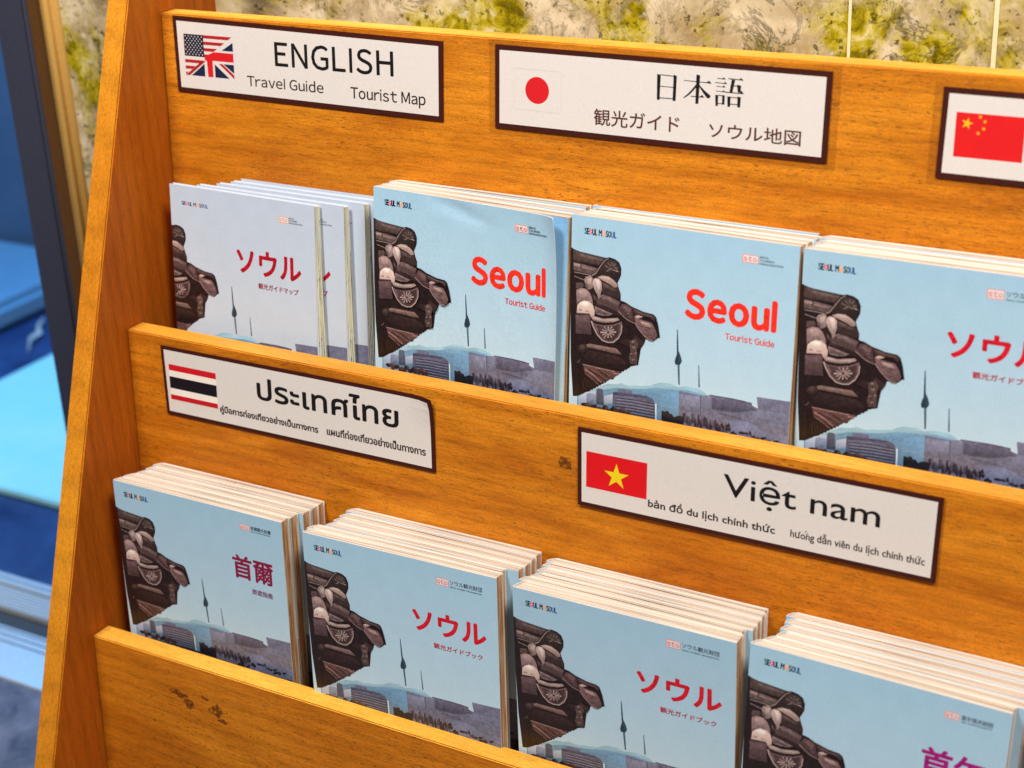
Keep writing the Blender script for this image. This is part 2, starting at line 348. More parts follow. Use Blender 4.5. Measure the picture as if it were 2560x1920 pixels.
# outlines of the printed cover picture, in millimetres: ('p', colour, points) or ('s', colour, (start width, end width), points)
ART = [
('p',(140,176,194),[(5.32,101.46),(11.35,99.98),(18.65,95.97),(24.57,92.83),(29.8,92.19),(33.05,90.99),(35.65,91.38),(38.24,91.54),(41.46,90.57),(44.68,90.39),(48.52,89.41),(51.07,89.02),(53.6,87.52),(56.75,86.24),(59.91,85.95),(63.69,85.7),(66.22,86.59),(67.48,86.89),(69.96,85.85),(72.45,85.47),(76.18,85.28),(79.9,85.64),(83.02,86.83),(84.91,88.37),(85.51,113.68),(5.26,119.34)]),
('p',(120,158,182),[(5.32,102.61),(21.29,97.15),(29.16,94.46),(38.26,93.23),(47.26,91.72),(53.62,89.63),(59.96,88.93),(68.13,88.42),(73.74,87.58),(80.57,87.87),(84.3,89.04),(85.51,113.68),(5.26,119.34)]),
('p',(110,146,174),[(40.86,95.8),(51.11,92.35),(68.17,90.34),(69.28,117.18),(41.05,117.55)]),
('p',(158,172,196),[(5.99,103.91),(11.35,100.26),(17.33,98.5),(17.34,112.21),(5.95,114.56)]),
('p',(140,148,172),[(11.34,101.12),(13.68,100.37),(17.33,100.5),(17.33,107.06),(11.33,108.85)]),
('p',(92,96,116),[(17.52,97.44),(18.78,96.63),(20.1,96.59),(21.62,96.8),(22.5,106.01),(17.53,106.45)]),
('p',(150,164,190),[(22.48,100.32),(27.87,98.39),(27.89,103.21),(22.5,105.44)]),
('p',(98,98,120),[(27.86,96.86),(30.8,96.68),(31.12,94.36),(39.56,93.98),(39.96,95.81),(44.73,95.42),(49.23,95.52),(51.66,96.04),(53.6,97.33),(54.28,110.22),(27.93,112.31)]),
('p',(84,84,108),[(28.19,96.91),(30.8,96.68),(39.57,96.05),(49.23,95.64),(51.67,96.27),(38.29,97.72),(28.52,98.66)]),
('s',(66,64,84),(0.57,0.57),[(29.51,100.16),(40.89,99.22),(53.43,99.16)]),
('s',(146,150,172),(0.38,0.38),[(30.5,100.75),(40.9,100.01),(53.44,99.83)]),
('s',(66,64,84),(0.57,0.57),[(29.52,101.85),(40.91,100.91),(53.45,100.83)]),
('s',(146,150,172),(0.38,0.38),[(30.51,102.45),(40.92,101.7),(53.46,101.5)]),
('s',(66,64,84),(0.57,0.57),[(29.53,103.55),(40.92,102.6),(53.47,102.51)]),
('s',(146,150,172),(0.38,0.38),[(30.51,104.15),(40.93,103.39),(53.48,103.18)]),
('s',(66,64,84),(0.57,0.57),[(29.54,105.26),(40.94,104.29),(53.49,104.19)]),
('s',(146,150,172),(0.38,0.38),[(30.52,105.85),(40.95,105.08),(53.5,104.86)]),
('s',(66,64,84),(0.57,0.57),[(29.55,106.96),(40.95,105.98),(53.52,105.87)]),
('s',(146,150,172),(0.38,0.38),[(30.53,107.56),(40.96,106.77),(53.52,106.55)]),
('s',(66,64,84),(0.57,0.57),[(29.55,108.67),(40.97,107.68),(53.54,107.56)]),
('s',(146,150,172),(0.38,0.38),[(30.54,109.26),(40.97,108.47),(53.55,108.23)]),
('s',(66,64,84),(0.57,0.57),[(29.56,110.38),(40.98,109.37),(53.56,109.24)]),
('s',(146,150,172),(0.38,0.38),[(30.55,110.97),(40.99,110.17),(53.57,109.92)]),
('p',(190,208,226),[(54.25,98.88),(54.89,98.97),(55.46,112.23),(54.69,112.39)]),
('p',(120,116,134),[(68.27,88.94),(72.52,88.92),(80.47,88.99),(86.01,88.15),(85.99,87.61),(92.24,87.34),(99.54,87.18),(105.59,87.26),(110.53,87.67),(110.93,88.99),(114.2,89.95),(113.15,83.68),(118.02,83.45),(127.46,83.05),(138.54,82.4),(139.82,112.82),(68.98,128.55)]),
('p',(134,132,152),[(68.66,90.24),(80.49,89.81),(80.7,99.14),(72.73,99.67),(68.78,96.59)]),
('p',(106,100,118),[(87.37,88.43),(100.77,87.64),(110.42,88.12),(112.93,91.4),(100.98,94.95),(87.85,95.46)]),
('p',(138,136,156),[(81.53,89.32),(86.76,88.55),(87.26,96.68),(82.06,98.86)]),
('p',(128,126,146),[(114.1,90.62),(138.85,89.82),(139.59,107.44),(97.78,111.04),(103.62,102.07)]),
('p',(112,116,142),[(97.44,98.98),(109.56,98.63),(121.68,102.61),(139.36,102.07),(139.82,112.82),(91.95,123.45)]),
('s',(92,84,100),(0.51,0.51),[(86.12,87.8),(99.55,87.39),(110.41,87.8)]),
('s',(124,96,112),(0.32,0.32),[(97.14,88.21),(109.24,88.63)]),
('s',(90,88,108),(0.45,0.45),[(80.97,89.05),(81.47,100.09)]),
('s',(100,94,112),(0.51,0.51),[(113.27,83.87),(118.03,83.67),(127.47,83.26),(138.54,82.62)]),
('s',(216,220,234),(0.76,0.51),[(110.74,88.49),(113.95,89.68)]),
('s',(206,208,224),(0.57,0.38),[(118.56,88.52),(122.36,88.6),(127.67,88.59),(138.2,88.34)]),
('s',(84,80,98),(0.38,0.38),[(91.88,97.11),(97.39,97.12),(105.91,97.65)]),
('p',(34,32,42),[(58.12,101.78),(59.14,102.24),(60.29,102.46),(61.04,101.63),(62.31,101.7),(63.34,103.17),(64.09,102.57),(65.9,104.54),(67.14,103.5),(69.02,103.0),(71.41,103.06),(71.73,113.28),(58.29,113.89)]),
('p',(50,42,54),[(72.27,102.83),(71.98,105.16),(71.66,106.99),(71.27,105.27),(70.95,103.11),(70.96,101.22),(71.54,100.77),(72.09,100.99)]),
('p',(90,84,102),[(73.38,103.04),(73.28,105.76),(72.69,106.49),(72.13,105.51),(72.07,103.31),(72.21,100.51),(72.57,100.02),(73.01,100.38)]),
('p',(60,52,66),[(74.64,105.46),(74.49,107.25),(74.06,109.29),(73.66,107.27),(73.23,105.76),(73.44,103.56),(73.9,101.58),(74.34,103.44)]),
('p',(90,84,102),[(75.16,104.66),(75.16,107.04),(74.65,107.55),(74.05,107.37),(73.99,104.91),(73.96,103.21),(74.54,102.08),(74.91,102.71)]),
('p',(90,84,102),[(76.3,105.73),(75.89,107.73),(75.58,109.51),(75.09,108.77),(74.76,106.05),(75.04,104.2),(75.45,103.48),(75.9,103.01)]),
('p',(74,66,82),[(77.36,102.6),(77.33,105.46),(76.75,105.72),(76.34,105.56),(76.15,102.85),(76.08,100.55),(76.62,99.46),(77.14,100.34)]),
('p',(90,84,102),[(78.48,102.67),(78.36,104.86),(77.74,105.76),(77.37,104.99),(77.09,102.96),(77.04,100.78),(77.62,100.21),(78.05,100.96)]),
('p',(60,52,66),[(79.26,105.49),(79.12,107.21),(78.73,109.58),(78.17,108.41),(77.86,105.79),(78.14,103.62),(78.58,102.4),(79.23,103.75)]),
('p',(90,84,102),[(80.5,104.14),(80.27,106.63),(79.76,108.19),(79.09,106.07),(78.79,104.5),(79.1,102.84),(79.63,101.92),(80.25,101.78)]),
('p',(50,42,54),[(81.14,103.16),(81.07,105.0),(80.5,107.19),(80.13,106.06),(79.89,103.43),(79.79,100.76),(80.33,99.53),(80.76,100.83)]),
('p',(50,42,54),[(82.6,105.55),(82.16,108.1),(81.81,108.94),(81.38,108.37),(81.24,105.84),(81.07,103.15),(81.67,102.94),(82.04,102.87)]),
('p',(90,84,102),[(83.44,103.34),(83.44,105.4),(82.89,107.33),(82.27,105.6),(81.9,103.66),(82.2,101.49),(82.71,99.58),(83.27,100.63)]),
('p',(60,52,66),[(84.45,103.07),(84.4,105.03),(83.87,105.83),(83.22,104.86),(83.26,103.32),(83.4,101.61),(83.74,99.94),(84.25,100.9)]),
('p',(60,52,66),[(85.55,103.63),(85.33,106.09),(84.81,106.53),(84.19,106.06),(83.89,103.97),(84.1,101.37),(84.68,100.83),(85.07,101.19)]),
('p',(60,52,66),[(86.38,104.89),(86.32,107.25),(85.82,108.92),(85.39,107.67),(84.96,105.19),(85.3,102.74),(85.66,102.27),(86.13,103.18)]),
('p',(74,66,82),[(88.03,104.68),(87.88,106.45),(87.3,107.92),(86.78,107.71),(86.43,105.02),(86.79,102.56),(87.14,101.33),(87.68,102.14)]),
('p',(50,42,54),[(88.51,105.75),(88.19,107.64),(87.75,109.47),(87.22,108.25),(87.0,106.07),(87.11,103.24),(87.59,102.97),(88.13,103.97)]),
('p',(90,84,102),[(89.85,104.26),(89.6,106.51),(89.3,108.34),(88.73,106.48),(88.39,104.57),(88.59,102.37),(89.13,101.37),(89.68,102.69)]),
('p',(60,52,66),[(91.05,102.95),(90.81,105.42),(90.28,107.05),(89.82,105.42),(89.64,103.24),(89.79,101.27),(90.13,100.87),(90.76,101.11)]),
('p',(60,52,66),[(91.94,105.07),(91.85,107.56),(91.28,108.66),(90.7,107.59),(90.5,105.37),(90.55,103.2),(91.13,102.78),(91.73,103.26)]),
('p',(50,42,54),[(92.29,105.04),(92.18,106.63),(91.74,107.35),(91.11,107.02),(91.14,105.29),(91.06,103.47),(91.6,102.15),(92.18,103.3)]),
('p',(50,42,54),[(93.73,106.1),(93.66,107.89),(93.22,110.05),(92.75,109.06),(92.3,106.4),(92.5,103.76),(93.03,103.02),(93.63,103.82)]),
('p',(90,84,102),[(94.82,104.36),(94.47,106.37),(94.12,108.47),(93.72,106.54),(93.34,104.67),(93.36,102.91),(93.93,101.43),(94.53,101.97)]),
('p',(90,84,102),[(95.08,105.02),(94.87,106.74),(94.38,108.86),(93.84,106.81),(93.46,105.36),(93.73,103.76),(94.23,102.98),(94.71,103.38)]),
('p',(90,84,102),[(96.41,105.74),(96.11,108.12),(95.68,108.81),(95.05,108.54),(94.77,106.08),(94.99,103.48),(95.52,102.96),(95.94,104.29)]),
('p',(90,84,102),[(97.71,105.94),(97.79,108.66),(97.2,109.59),(96.76,108.03),(96.59,106.17),(96.52,103.78),(97.01,102.8),(97.45,103.25)]),
('p',(46,40,52),[(98.07,105.02),(97.39,106.08),(96.96,106.56),(96.62,106.19),(96.32,105.39),(96.32,104.86),(96.9,104.29),(97.67,104.22)]),
('p',(46,40,52),[(99.19,102.56),(98.83,103.11),(98.14,103.61),(97.7,103.35),(97.42,102.93),(97.26,102.07),(98.07,101.14),(98.51,102.09)]),
('p',(46,40,52),[(99.55,104.64),(99.19,105.68),(98.41,106.39),(98.01,105.57),(97.81,105.01),(97.74,104.18),(98.33,103.49),(99.1,103.73)]),
('p',(46,40,52),[(95.64,104.31),(95.77,105.42),(94.99,105.49),(94.38,105.12),(94.34,104.59),(94.52,103.7),(94.94,103.69),(95.42,103.4)]),
('p',(58,50,62),[(98.78,104.14),(99.01,104.83),(98.33,105.27),(97.75,105.07),(97.51,104.41),(97.93,103.3),(98.27,103.18),(98.66,103.5)]),
('p',(38,34,44),[(94.96,103.46),(94.77,104.56),(94.41,104.56),(94.07,104.58),(93.64,103.74),(93.73,102.81),(94.35,102.32),(94.8,102.5)]),
('p',(38,34,44),[(97.65,103.22),(97.57,104.39),(96.96,104.27),(96.46,104.32),(96.08,103.55),(96.15,102.94),(96.91,102.61),(97.69,102.32)]),
('p',(46,40,52),[(98.5,108.49),(98.34,109.39),(97.4,110.0),(96.46,109.63),(96.28,108.97),(96.9,108.21),(97.35,108.07),(98.07,108.07)]),
('p',(38,34,44),[(101.73,106.1),(101.48,106.71),(101.06,107.49),(100.4,106.86),(99.83,106.51),(100.09,106.07),(101.0,105.21),(101.55,105.69)]),
('p',(38,34,44),[(103.58,107.96),(102.51,108.71),(102.11,109.12),(101.64,109.1),(100.9,108.54),(101.33,107.77),(102.07,107.73),(102.77,107.7)]),
('p',(46,40,52),[(103.39,106.94),(102.85,107.74),(102.37,108.16),(101.55,107.69),(101.73,107.29),(101.49,106.55),(102.3,105.89),(102.83,106.5)]),
('p',(58,50,62),[(98.73,108.22),(98.85,108.86),(98.02,109.34),(97.49,109.39),(96.78,108.63),(96.95,107.98),(97.98,107.63),(98.6,107.72)]),
('p',(58,50,62),[(101.92,107.3),(101.75,107.78),(100.79,108.23),(99.8,108.47),(100.02,107.7),(99.71,107.23),(100.76,107.0),(101.77,106.47)]),
('p',(38,34,44),[(100.64,106.75),(100.52,107.27),(99.87,108.01),(99.25,107.46),(98.53,107.2),(99.39,106.66),(99.82,106.08),(100.71,106.07)]),
('p',(58,50,62),[(106.41,105.04),(105.98,105.7),(105.48,105.89),(104.67,105.84),(104.47,105.45),(105.08,104.9),(105.45,104.86),(105.92,104.83)]),
('p',(58,50,62),[(106.98,104.92),(106.41,105.42),(105.9,106.03),(105.19,105.88),(105.17,105.3),(105.28,104.99),(105.84,104.22),(106.37,104.7)]),
('p',(38,34,44),[(105.23,105.42),(105.29,105.99),(104.7,106.3),(104.06,106.25),(104.06,105.67),(103.87,105.27),(104.66,104.79),(105.24,104.77)]),
('p',(38,34,44),[(106.93,104.94),(106.27,105.47),(105.86,105.85),(105.05,105.98),(104.68,105.42),(105.2,105.0),(105.82,104.59),(106.39,104.54)]),
('p',(46,40,52),[(107.84,105.27),(107.64,105.84),(107.22,105.78),(106.41,106.19),(106.53,105.55),(106.45,105.0),(107.18,104.58),(107.94,104.76)]),
('p',(58,50,62),[(107.91,105.26),(108.14,105.56),(107.45,106.03),(106.84,105.81),(106.83,105.49),(106.83,105.15),(107.41,104.71),(107.91,104.89)]),
('p',(58,50,62),[(107.61,105.39),(107.15,105.79),(106.5,106.04),(105.74,106.18),(105.52,105.83),(105.96,105.4),(106.47,104.98),(107.0,105.23)]),
('p',(38,34,44),[(110.87,103.98),(110.88,104.57),(110.44,104.69),(109.88,104.54),(110.03,104.16),(109.91,103.51),(110.4,103.43),(111.06,103.48)]),
('p',(38,34,44),[(109.51,105.17),(109.41,105.77),(109.01,106.1),(108.69,105.84),(108.51,105.38),(108.64,104.74),(108.97,104.82),(109.31,104.59)]),
('p',(38,34,44),[(111.37,104.71),(111.27,105.21),(110.99,105.51),(110.61,105.51),(110.14,104.98),(110.35,104.41),(110.93,103.86),(111.21,104.3)]),
('p',(38,34,44),[(111.46,105.06),(111.42,105.66),(110.76,105.89),(110.4,105.97),(110.27,105.31),(110.08,104.99),(110.71,104.25),(111.12,104.59)]),
('p',(58,50,62),[(110.81,104.63),(110.7,105.36),(110.02,105.23),(109.56,105.29),(109.55,104.9),(109.62,104.42),(109.98,104.05),(110.52,104.12)]),
('p',(58,50,62),[(109.15,104.88),(108.99,105.26),(108.48,105.52),(108.05,105.47),(107.91,105.15),(108.03,104.78),(108.44,104.23),(108.84,104.56)]),
('p',(58,50,62),[(109.66,105.28),(109.46,105.83),(108.89,106.34),(108.39,105.97),(108.04,105.62),(108.56,105.07),(108.84,104.82),(109.44,104.94)]),
('p',(58,50,62),[(92.93,109.6),(92.71,110.92),(91.89,111.32),(90.7,110.92),(90.79,110.06),(91.27,108.87),(91.81,108.46),(92.68,108.56)]),
('p',(46,40,52),[(94.05,109.87),(93.83,110.9),(92.83,111.68),(92.01,111.01),(91.94,110.33),(91.59,109.83),(92.74,108.39),(93.87,109.21)]),
('p',(58,50,62),[(97.54,109.56),(96.64,110.82),(95.99,111.61),(95.36,110.54),(94.91,110.12),(95.17,109.53),(95.91,108.75),(96.6,109.19)]),
('p',(38,34,44),[(91.21,109.66),(90.96,110.97),(89.93,111.15),(88.97,111.08),(88.22,110.3),(89.05,109.49),(89.86,108.28),(90.87,109.18)]),
('p',(38,34,44),[(94.55,109.54),(93.69,110.74),(93.01,111.57),(92.23,110.95),(91.49,110.19),(92.22,109.06),(92.92,108.26),(93.68,109.06)]),
('p',(38,34,44),[(92.75,107.7),(92.94,108.38),(91.83,108.78),(90.81,108.78),(90.72,108.13),(91.08,107.46),(91.78,106.73),(92.42,106.91)]),
('p',(38,34,44),[(93.69,107.82),(93.35,108.69),(92.79,109.75),(92.24,109.02),(91.58,108.27),(91.99,107.41),(92.71,106.72),(93.62,106.98)]),
('p',(58,50,62),[(116.09,106.62),(115.96,107.29),(115.28,107.69),(114.1,107.52),(113.77,107.12),(114.17,106.68),(115.22,105.97),(116.37,106.2)]),
('p',(58,50,62),[(113.37,105.98),(113.21,106.63),(112.58,106.94),(111.44,106.97),(110.93,106.5),(111.45,106.1),(112.53,105.59),(113.32,105.4)]),
('p',(38,34,44),[(118.78,105.91),(118.48,106.39),(117.53,107.14),(116.61,107.02),(116.67,106.37),(116.38,106.13),(117.48,105.61),(118.14,105.57)]),
('p',(38,34,44),[(119.74,105.47),(119.25,106.14),(118.08,106.22),(116.9,106.65),(116.6,106.15),(117.33,105.41),(118.06,105.41),(118.9,104.98)]),
('p',(38,34,44),[(115.98,106.59),(115.66,107.31),(114.85,107.42),(114.35,107.31),(113.49,107.13),(113.92,106.33),(114.8,106.16),(115.3,106.4)]),
('p',(58,50,62),[(114.23,106.51),(114.21,106.9),(113.22,107.57),(112.42,107.25),(112.42,106.9),(112.23,106.32),(113.17,106.06),(113.74,106.09)]),
('p',(46,40,52),[(120.21,105.49),(119.13,106.03),(118.56,106.67),(117.93,106.29),(116.99,106.19),(117.46,105.42),(118.51,105.21),(119.69,104.96)]),
('p',(38,34,44),[(127.32,105.84),(126.31,106.7),(125.34,107.07),(123.94,107.05),(124.04,106.55),(124.55,105.87),(125.29,105.69),(126.31,105.52)]),
('p',(58,50,62),[(122.92,107.75),(122.41,108.25),(121.83,108.82),(120.77,108.85),(120.54,108.26),(120.84,107.57),(121.78,107.31),(123.05,106.97)]),
('p',(46,40,52),[(120.88,106.79),(120.18,107.41),(118.9,108.28),(118.18,108.14),(117.38,107.54),(117.67,106.96),(118.84,106.76),(119.77,106.59)]),
('p',(58,50,62),[(122.01,107.06),(121.33,107.59),(119.97,108.25),(118.69,108.24),(118.89,107.74),(118.57,107.19),(119.92,106.69),(121.16,106.44)]),
('p',(58,50,62),[(122.91,106.94),(122.69,107.5),(121.46,107.91),(120.25,108.08),(120.54,107.45),(120.29,106.73),(121.4,106.12),(122.0,106.31)]),
('p',(46,40,52),[(126.2,106.4),(126.11,106.86),(125.0,107.51),(124.22,107.27),(124.06,106.87),(123.63,106.52),(124.95,106.12),(126.07,105.73)]),
('p',(46,40,52),[(119.03,108.22),(119.49,108.66),(118.1,108.97),(116.73,109.27),(116.36,108.8),(116.87,108.29),(118.04,107.35),(118.66,107.73)]),
('p',(52,40,48),[(10.47,107.73),(10.59,108.79),(9.32,109.32),(8.64,108.91),(7.71,108.29),(8.3,107.19),(9.33,106.94),(10.05,106.7)]),
('p',(64,48,54),[(12.34,107.41),(11.59,108.33),(10.6,109.3),(9.68,109.14),(9.4,108.01),(9.64,106.82),(10.6,106.68),(11.38,106.86)]),
('p',(96,72,76),[(13.62,107.31),(12.6,108.42),(11.87,109.47),(11.16,108.7),(10.52,107.94),(10.86,106.94),(11.87,106.09),(13.07,106.26)]),
('p',(96,72,76),[(14.73,109.29),(14.21,110.64),(13.14,111.34),(12.07,110.81),(11.84,109.88),(11.91,108.79),(13.14,108.09),(13.87,108.52)]),
('p',(96,72,76),[(15.4,107.69),(15.08,108.94),(14.4,109.3),(13.3,109.31),(12.83,108.21),(13.2,107.23),(14.41,106.8),(15.63,106.95)]),
('p',(64,48,54),[(16.73,107.71),(16.4,108.88),(15.67,109.57),(14.62,109.12),(14.32,108.2),(14.42,107.17),(15.67,106.86),(16.36,107.0)]),
('p',(64,48,54),[(17.99,107.48),(18.1,108.32),(16.93,108.84),(16.23,108.86),(15.52,107.98),(15.94,106.92),(16.93,106.52),(17.74,106.33)]),
('p',(96,72,76),[(19.25,108.39),(19.06,109.28),(18.2,110.31),(17.37,109.57),(17.03,108.84),(17.4,107.94),(18.2,106.96),(18.91,107.41)]),
('p',(80,58,62),[(21.04,108.57),(20.5,109.82),(19.46,110.1),(18.58,109.86),(17.78,109.24),(18.33,108.15),(19.46,107.14),(20.67,107.52)]),
('p',(96,72,76),[(21.87,108.16),(21.42,109.01),(20.72,110.05),(19.55,109.8),(19.14,108.72),(19.95,107.37),(20.71,107.37),(21.94,107.43)]),
('p',(80,58,62),[(23.18,108.62),(22.88,109.74),(21.98,110.44),(21.28,109.86),(20.41,109.19),(20.93,108.17),(21.97,107.54),(22.99,107.57)]),
('p',(64,48,54),[(24.33,106.72),(24.28,107.9),(23.23,108.34),(22.26,107.88),(21.5,107.3),(22.01,106.2),(23.22,105.36),(24.25,105.9)]),
('p',(96,72,76),[(25.44,107.0),(25.54,107.78),(24.48,108.36),(23.3,108.2),(23.32,107.43),(23.57,106.66),(24.48,105.74),(25.23,106.29)]),
('p',(80,58,62),[(27.37,108.25),(26.85,109.54),(25.74,109.56),(24.89,109.6),(24.37,108.87),(24.54,108.0),(25.73,107.5),(26.85,107.49)]),
('p',(52,40,48),[(27.97,107.68),(28.03,108.5),(26.99,109.34),(26.18,108.83),(25.85,108.11),(26.05,107.16),(26.98,106.73),(28.0,106.76)]),
('p',(52,40,48),[(29.61,106.54),(29.45,107.57),(28.24,108.19),(27.42,108.17),(26.66,107.15),(27.48,105.9),(28.23,105.61),(29.17,105.87)]),
('p',(64,48,54),[(31.17,107.17),(30.48,108.02),(29.49,108.95),(28.44,108.6),(27.78,107.87),(28.4,106.49),(29.48,106.45),(30.65,106.29)]),
('p',(80,58,62),[(32.12,107.53),(31.81,108.71),(30.74,109.04),(29.59,109.29),(29.78,108.01),(29.57,107.18),(30.72,106.44),(31.92,106.57)]),
('p',(80,58,62),[(33.51,107.82),(32.98,109.18),(31.99,109.92),(31.18,109.19),(30.93,108.35),(31.08,107.19),(31.97,106.99),(32.67,107.27)]),
('p',(80,58,62),[(34.36,106.75),(34.3,107.61),(33.22,108.58),(32.53,108.29),(32.16,107.21),(32.11,106.14),(33.2,105.67),(34.26,105.78)]),
('p',(96,72,76),[(36.08,105.85),(35.15,107.17),(34.46,107.39),(33.74,107.28),(33.26,106.43),(33.31,105.3),(34.44,105.01),(35.65,104.88)]),
('p',(64,48,54),[(36.98,107.52),(36.46,108.79),(35.71,109.05),(34.69,108.73),(34.53,108.02),(34.76,106.79),(35.69,106.49),(36.69,106.45)]),
('p',(96,72,76),[(38.15,106.54),(37.64,107.35),(36.94,107.93),(35.96,108.1),(35.64,107.06),(36.1,106.18),(36.92,105.38),(37.7,105.75)]),
('p',(80,58,62),[(39.17,108.0),(38.84,108.95),(38.19,109.33),(36.97,109.63),(36.69,108.51),(37.39,107.27),(38.16,106.47),(39.0,106.94)]),
('p',(44,38,50),[(7.98,111.84),(21.32,109.96),(31.2,109.92),(38.38,109.57),(53.88,109.18),(66.62,109.88),(85.43,110.36),(103.88,110.82),(127.9,109.99),(139.66,109.05),(140.73,134.54),(5.16,148.63),(5.29,112.39)]),
('p',(62,84,100),[(65.49,54.63),(65.98,54.54),(66.48,60.58),(66.87,66.31),(67.89,68.18),(68.5,69.61),(69.13,71.89),(68.19,73.96),(65.35,74.5),(64.82,72.71),(65.37,70.2),(65.93,68.38),(65.6,60.74)]),
('p',(88,112,124),[(66.52,74.28),(67.89,74.02),(68.39,85.32),(67.61,85.48)]),
('p',(118,130,150),[(78.79,72.38),(79.37,72.27),(80.32,84.53),(79.44,84.7)]),
('p',(50,35,36),[(-0.9,18.15),(2.0,19.42),(5.54,20.21),(11.32,20.66),(21.5,21.48),(23.71,20.87),(27.18,21.39),(29.7,22.85),(31.1,26.08),(31.0,29.81),(30.07,32.09),(29.0,34.39),(29.77,36.94),(31.18,40.45),(31.2,43.93),(34.23,44.49),(38.02,46.26),(44.92,48.02),(51.15,48.54),(52.71,49.6),(54.0,53.65),(55.65,60.86),(54.42,61.35),(51.65,63.74),(48.84,63.44),(47.08,63.22),(46.36,65.79),(44.38,68.86),(43.91,72.21),(43.03,78.65),(40.19,79.57),(38.29,80.37),(37.66,81.37),(36.71,81.77),(36.08,82.72),(35.0,82.76),(34.36,83.87),(33.22,84.1),(32.58,85.21),(31.69,85.6),(30.8,86.88),(29.39,87.15),(27.79,89.85),(25.66,89.87),(24.89,91.02),(23.92,91.44),(23.34,92.55),(22.3,92.53),(21.79,93.64),(20.75,93.62),(20.1,94.75),(19.06,94.73),(18.54,95.84),(17.5,95.93),(16.84,97.18),(15.8,97.05),(15.14,98.19),(14.1,98.06),(13.18,99.42),(11.21,100.1),(8.57,101.75),(5.26,103.65),(2.61,104.18),(0.73,80.82),(0.18,58.76),(-0.36,37.01)]),
('p',(94,74,72),[(1.16,19.55),(5.54,20.59),(11.31,20.93),(20.87,21.85),(18.97,24.0),(16.74,26.48),(11.31,26.27),(5.52,26.1),(1.39,25.41)]),
('p',(118,98,96),[(5.54,21.44),(11.31,21.83),(19.92,22.63),(19.28,23.47),(11.31,23.33),(5.53,23.05)]),
('p',(70,54,54),[(6.17,25.2),(11.31,25.57),(16.74,26.11),(16.55,26.57),(11.31,26.54),(5.52,26.37)]),
('p',(114,92,90),[(1.51,26.46),(5.52,26.64),(16.42,28.14),(14.83,30.8),(13.54,32.08),(10.01,31.84),(1.62,31.29)]),
('p',(152,128,126),[(1.64,27.3),(5.65,27.53),(5.51,28.95),(1.76,28.68)]),
('p',(140,118,114),[(6.48,28.1),(14.83,28.66),(13.87,29.77),(6.8,29.12)]),
('s',(44,32,32),(0.44,0.44),[(5.65,26.67),(6.68,27.91),(5.9,30.07)]),
('s',(40,28,28),(0.63,0.63),[(1.52,26.19),(8.74,26.83),(16.55,26.89)]),
('s',(165,145,142),(0.31,0.31),[(1.94,32.21),(6.79,32.3),(12.58,32.66)]),
('s',(150,130,128),(0.38,0.38),[(2.38,34.52),(5.49,35.2),(8.33,35.82)]),
('p',(62,48,48),[(13.22,32.77),(15.47,31.12),(17.38,27.98),(20.24,23.64),(22.77,21.66),(25.92,21.59),(29.08,22.95),(30.66,26.14),(30.68,29.33),(28.81,33.89),(27.23,33.08),(24.06,31.46),(18.98,31.47),(15.79,32.52)]),
('p',(82,66,64),[(19.92,25.72),(23.08,22.83),(26.24,22.71),(28.77,24.32),(29.47,27.39),(25.95,28.49),(20.88,28.23)]),
('s',(156,134,130),(0.5,0.31),[(13.1,32.69),(15.4,31.24),(16.55,29.35),(17.82,27.38),(19.29,25.18),(20.74,23.19),(23.14,21.49)]),
('s',(34,24,26),(0.5,0.5),[(23.14,21.28),(26.24,21.54),(29.07,22.79),(30.66,25.88),(30.68,29.33),(29.0,33.75)]),
('s',(138,118,112),(0.5,0.25),[(21.19,25.94),(23.73,26.71)]),
('s',(138,118,112),(0.5,0.25),[(22.77,24.31),(24.8,25.59)]),
('s',(138,118,112),(0.5,0.25),[(25.05,23.42),(25.81,25.43)]),
('s',(138,118,112),(0.5,0.25),[(27.32,23.92),(26.32,25.77)]),
('s',(138,118,112),(0.5,0.25),[(23.41,27.56),(25.69,26.61)]),
('s',(138,118,112),(0.5,0.25),[(27.08,26.39),(28.97,26.2)]),
('s',(138,118,112),(0.5,0.25),[(22.15,28.83),(24.68,27.63)]),
('s',(138,118,112),(0.5,0.25),[(25.44,27.51),(27.84,27.76)]),
('s',(172,152,146),(0.57,0.38),[(27.71,27.57),(29.6,28.12)]),
('p',(150,128,126),[(8.4,35.6),(9.37,33.82),(12.26,32.82),(13.74,33.66),(13.54,35.84),(14.18,37.35),(13.86,39.56),(11.29,41.06),(9.36,39.22)]),
('p',(184,164,158),[(10.65,34.8),(13.09,33.97),(12.96,36.47),(11.81,37.84),(10.52,36.87)]),
('p',(112,92,92),[(8.85,36.6),(10.0,37.49),(11.29,40.09),(10.39,39.8),(9.1,38.5)]),
('p',(172,150,146),[(13.86,34.71),(15.47,33.65),(17.7,33.82),(19.3,35.44),(19.5,39.17),(18.48,44.19),(17.39,45.02),(16.75,42.86),(14.82,39.94),(13.73,36.88)]),
('p',(206,186,180),[(15.27,34.37),(17.38,34.25),(18.6,36.09),(18.48,39.6),(17.32,40.6),(16.3,37.0)]),
('p',(168,142,136),[(16.42,32.95),(19.61,31.64),(23.43,31.56),(26.6,33.18),(28.82,34.96),(29.27,36.59),(27.25,37.35),(24.07,35.73),(20.89,34.64),(18.85,34.01)]),
('p',(190,168,160),[(17.7,32.8),(20.89,32.07),(24.7,32.74),(23.43,33.7),(19.62,33.56)]),
('p',(78,58,58),[(19.62,35.28),(24.07,36.27),(27.25,37.46),(29.59,37.5),(31.06,40.47),(30.82,42.87),(27.27,43.25),(22.82,42.11),(19.82,41.53)]),
('p',(106,84,82),[(20.38,35.58),(24.08,36.8),(28.01,38.3),(27.51,39.56),(23.45,38.51),(20.64,37.58)]),
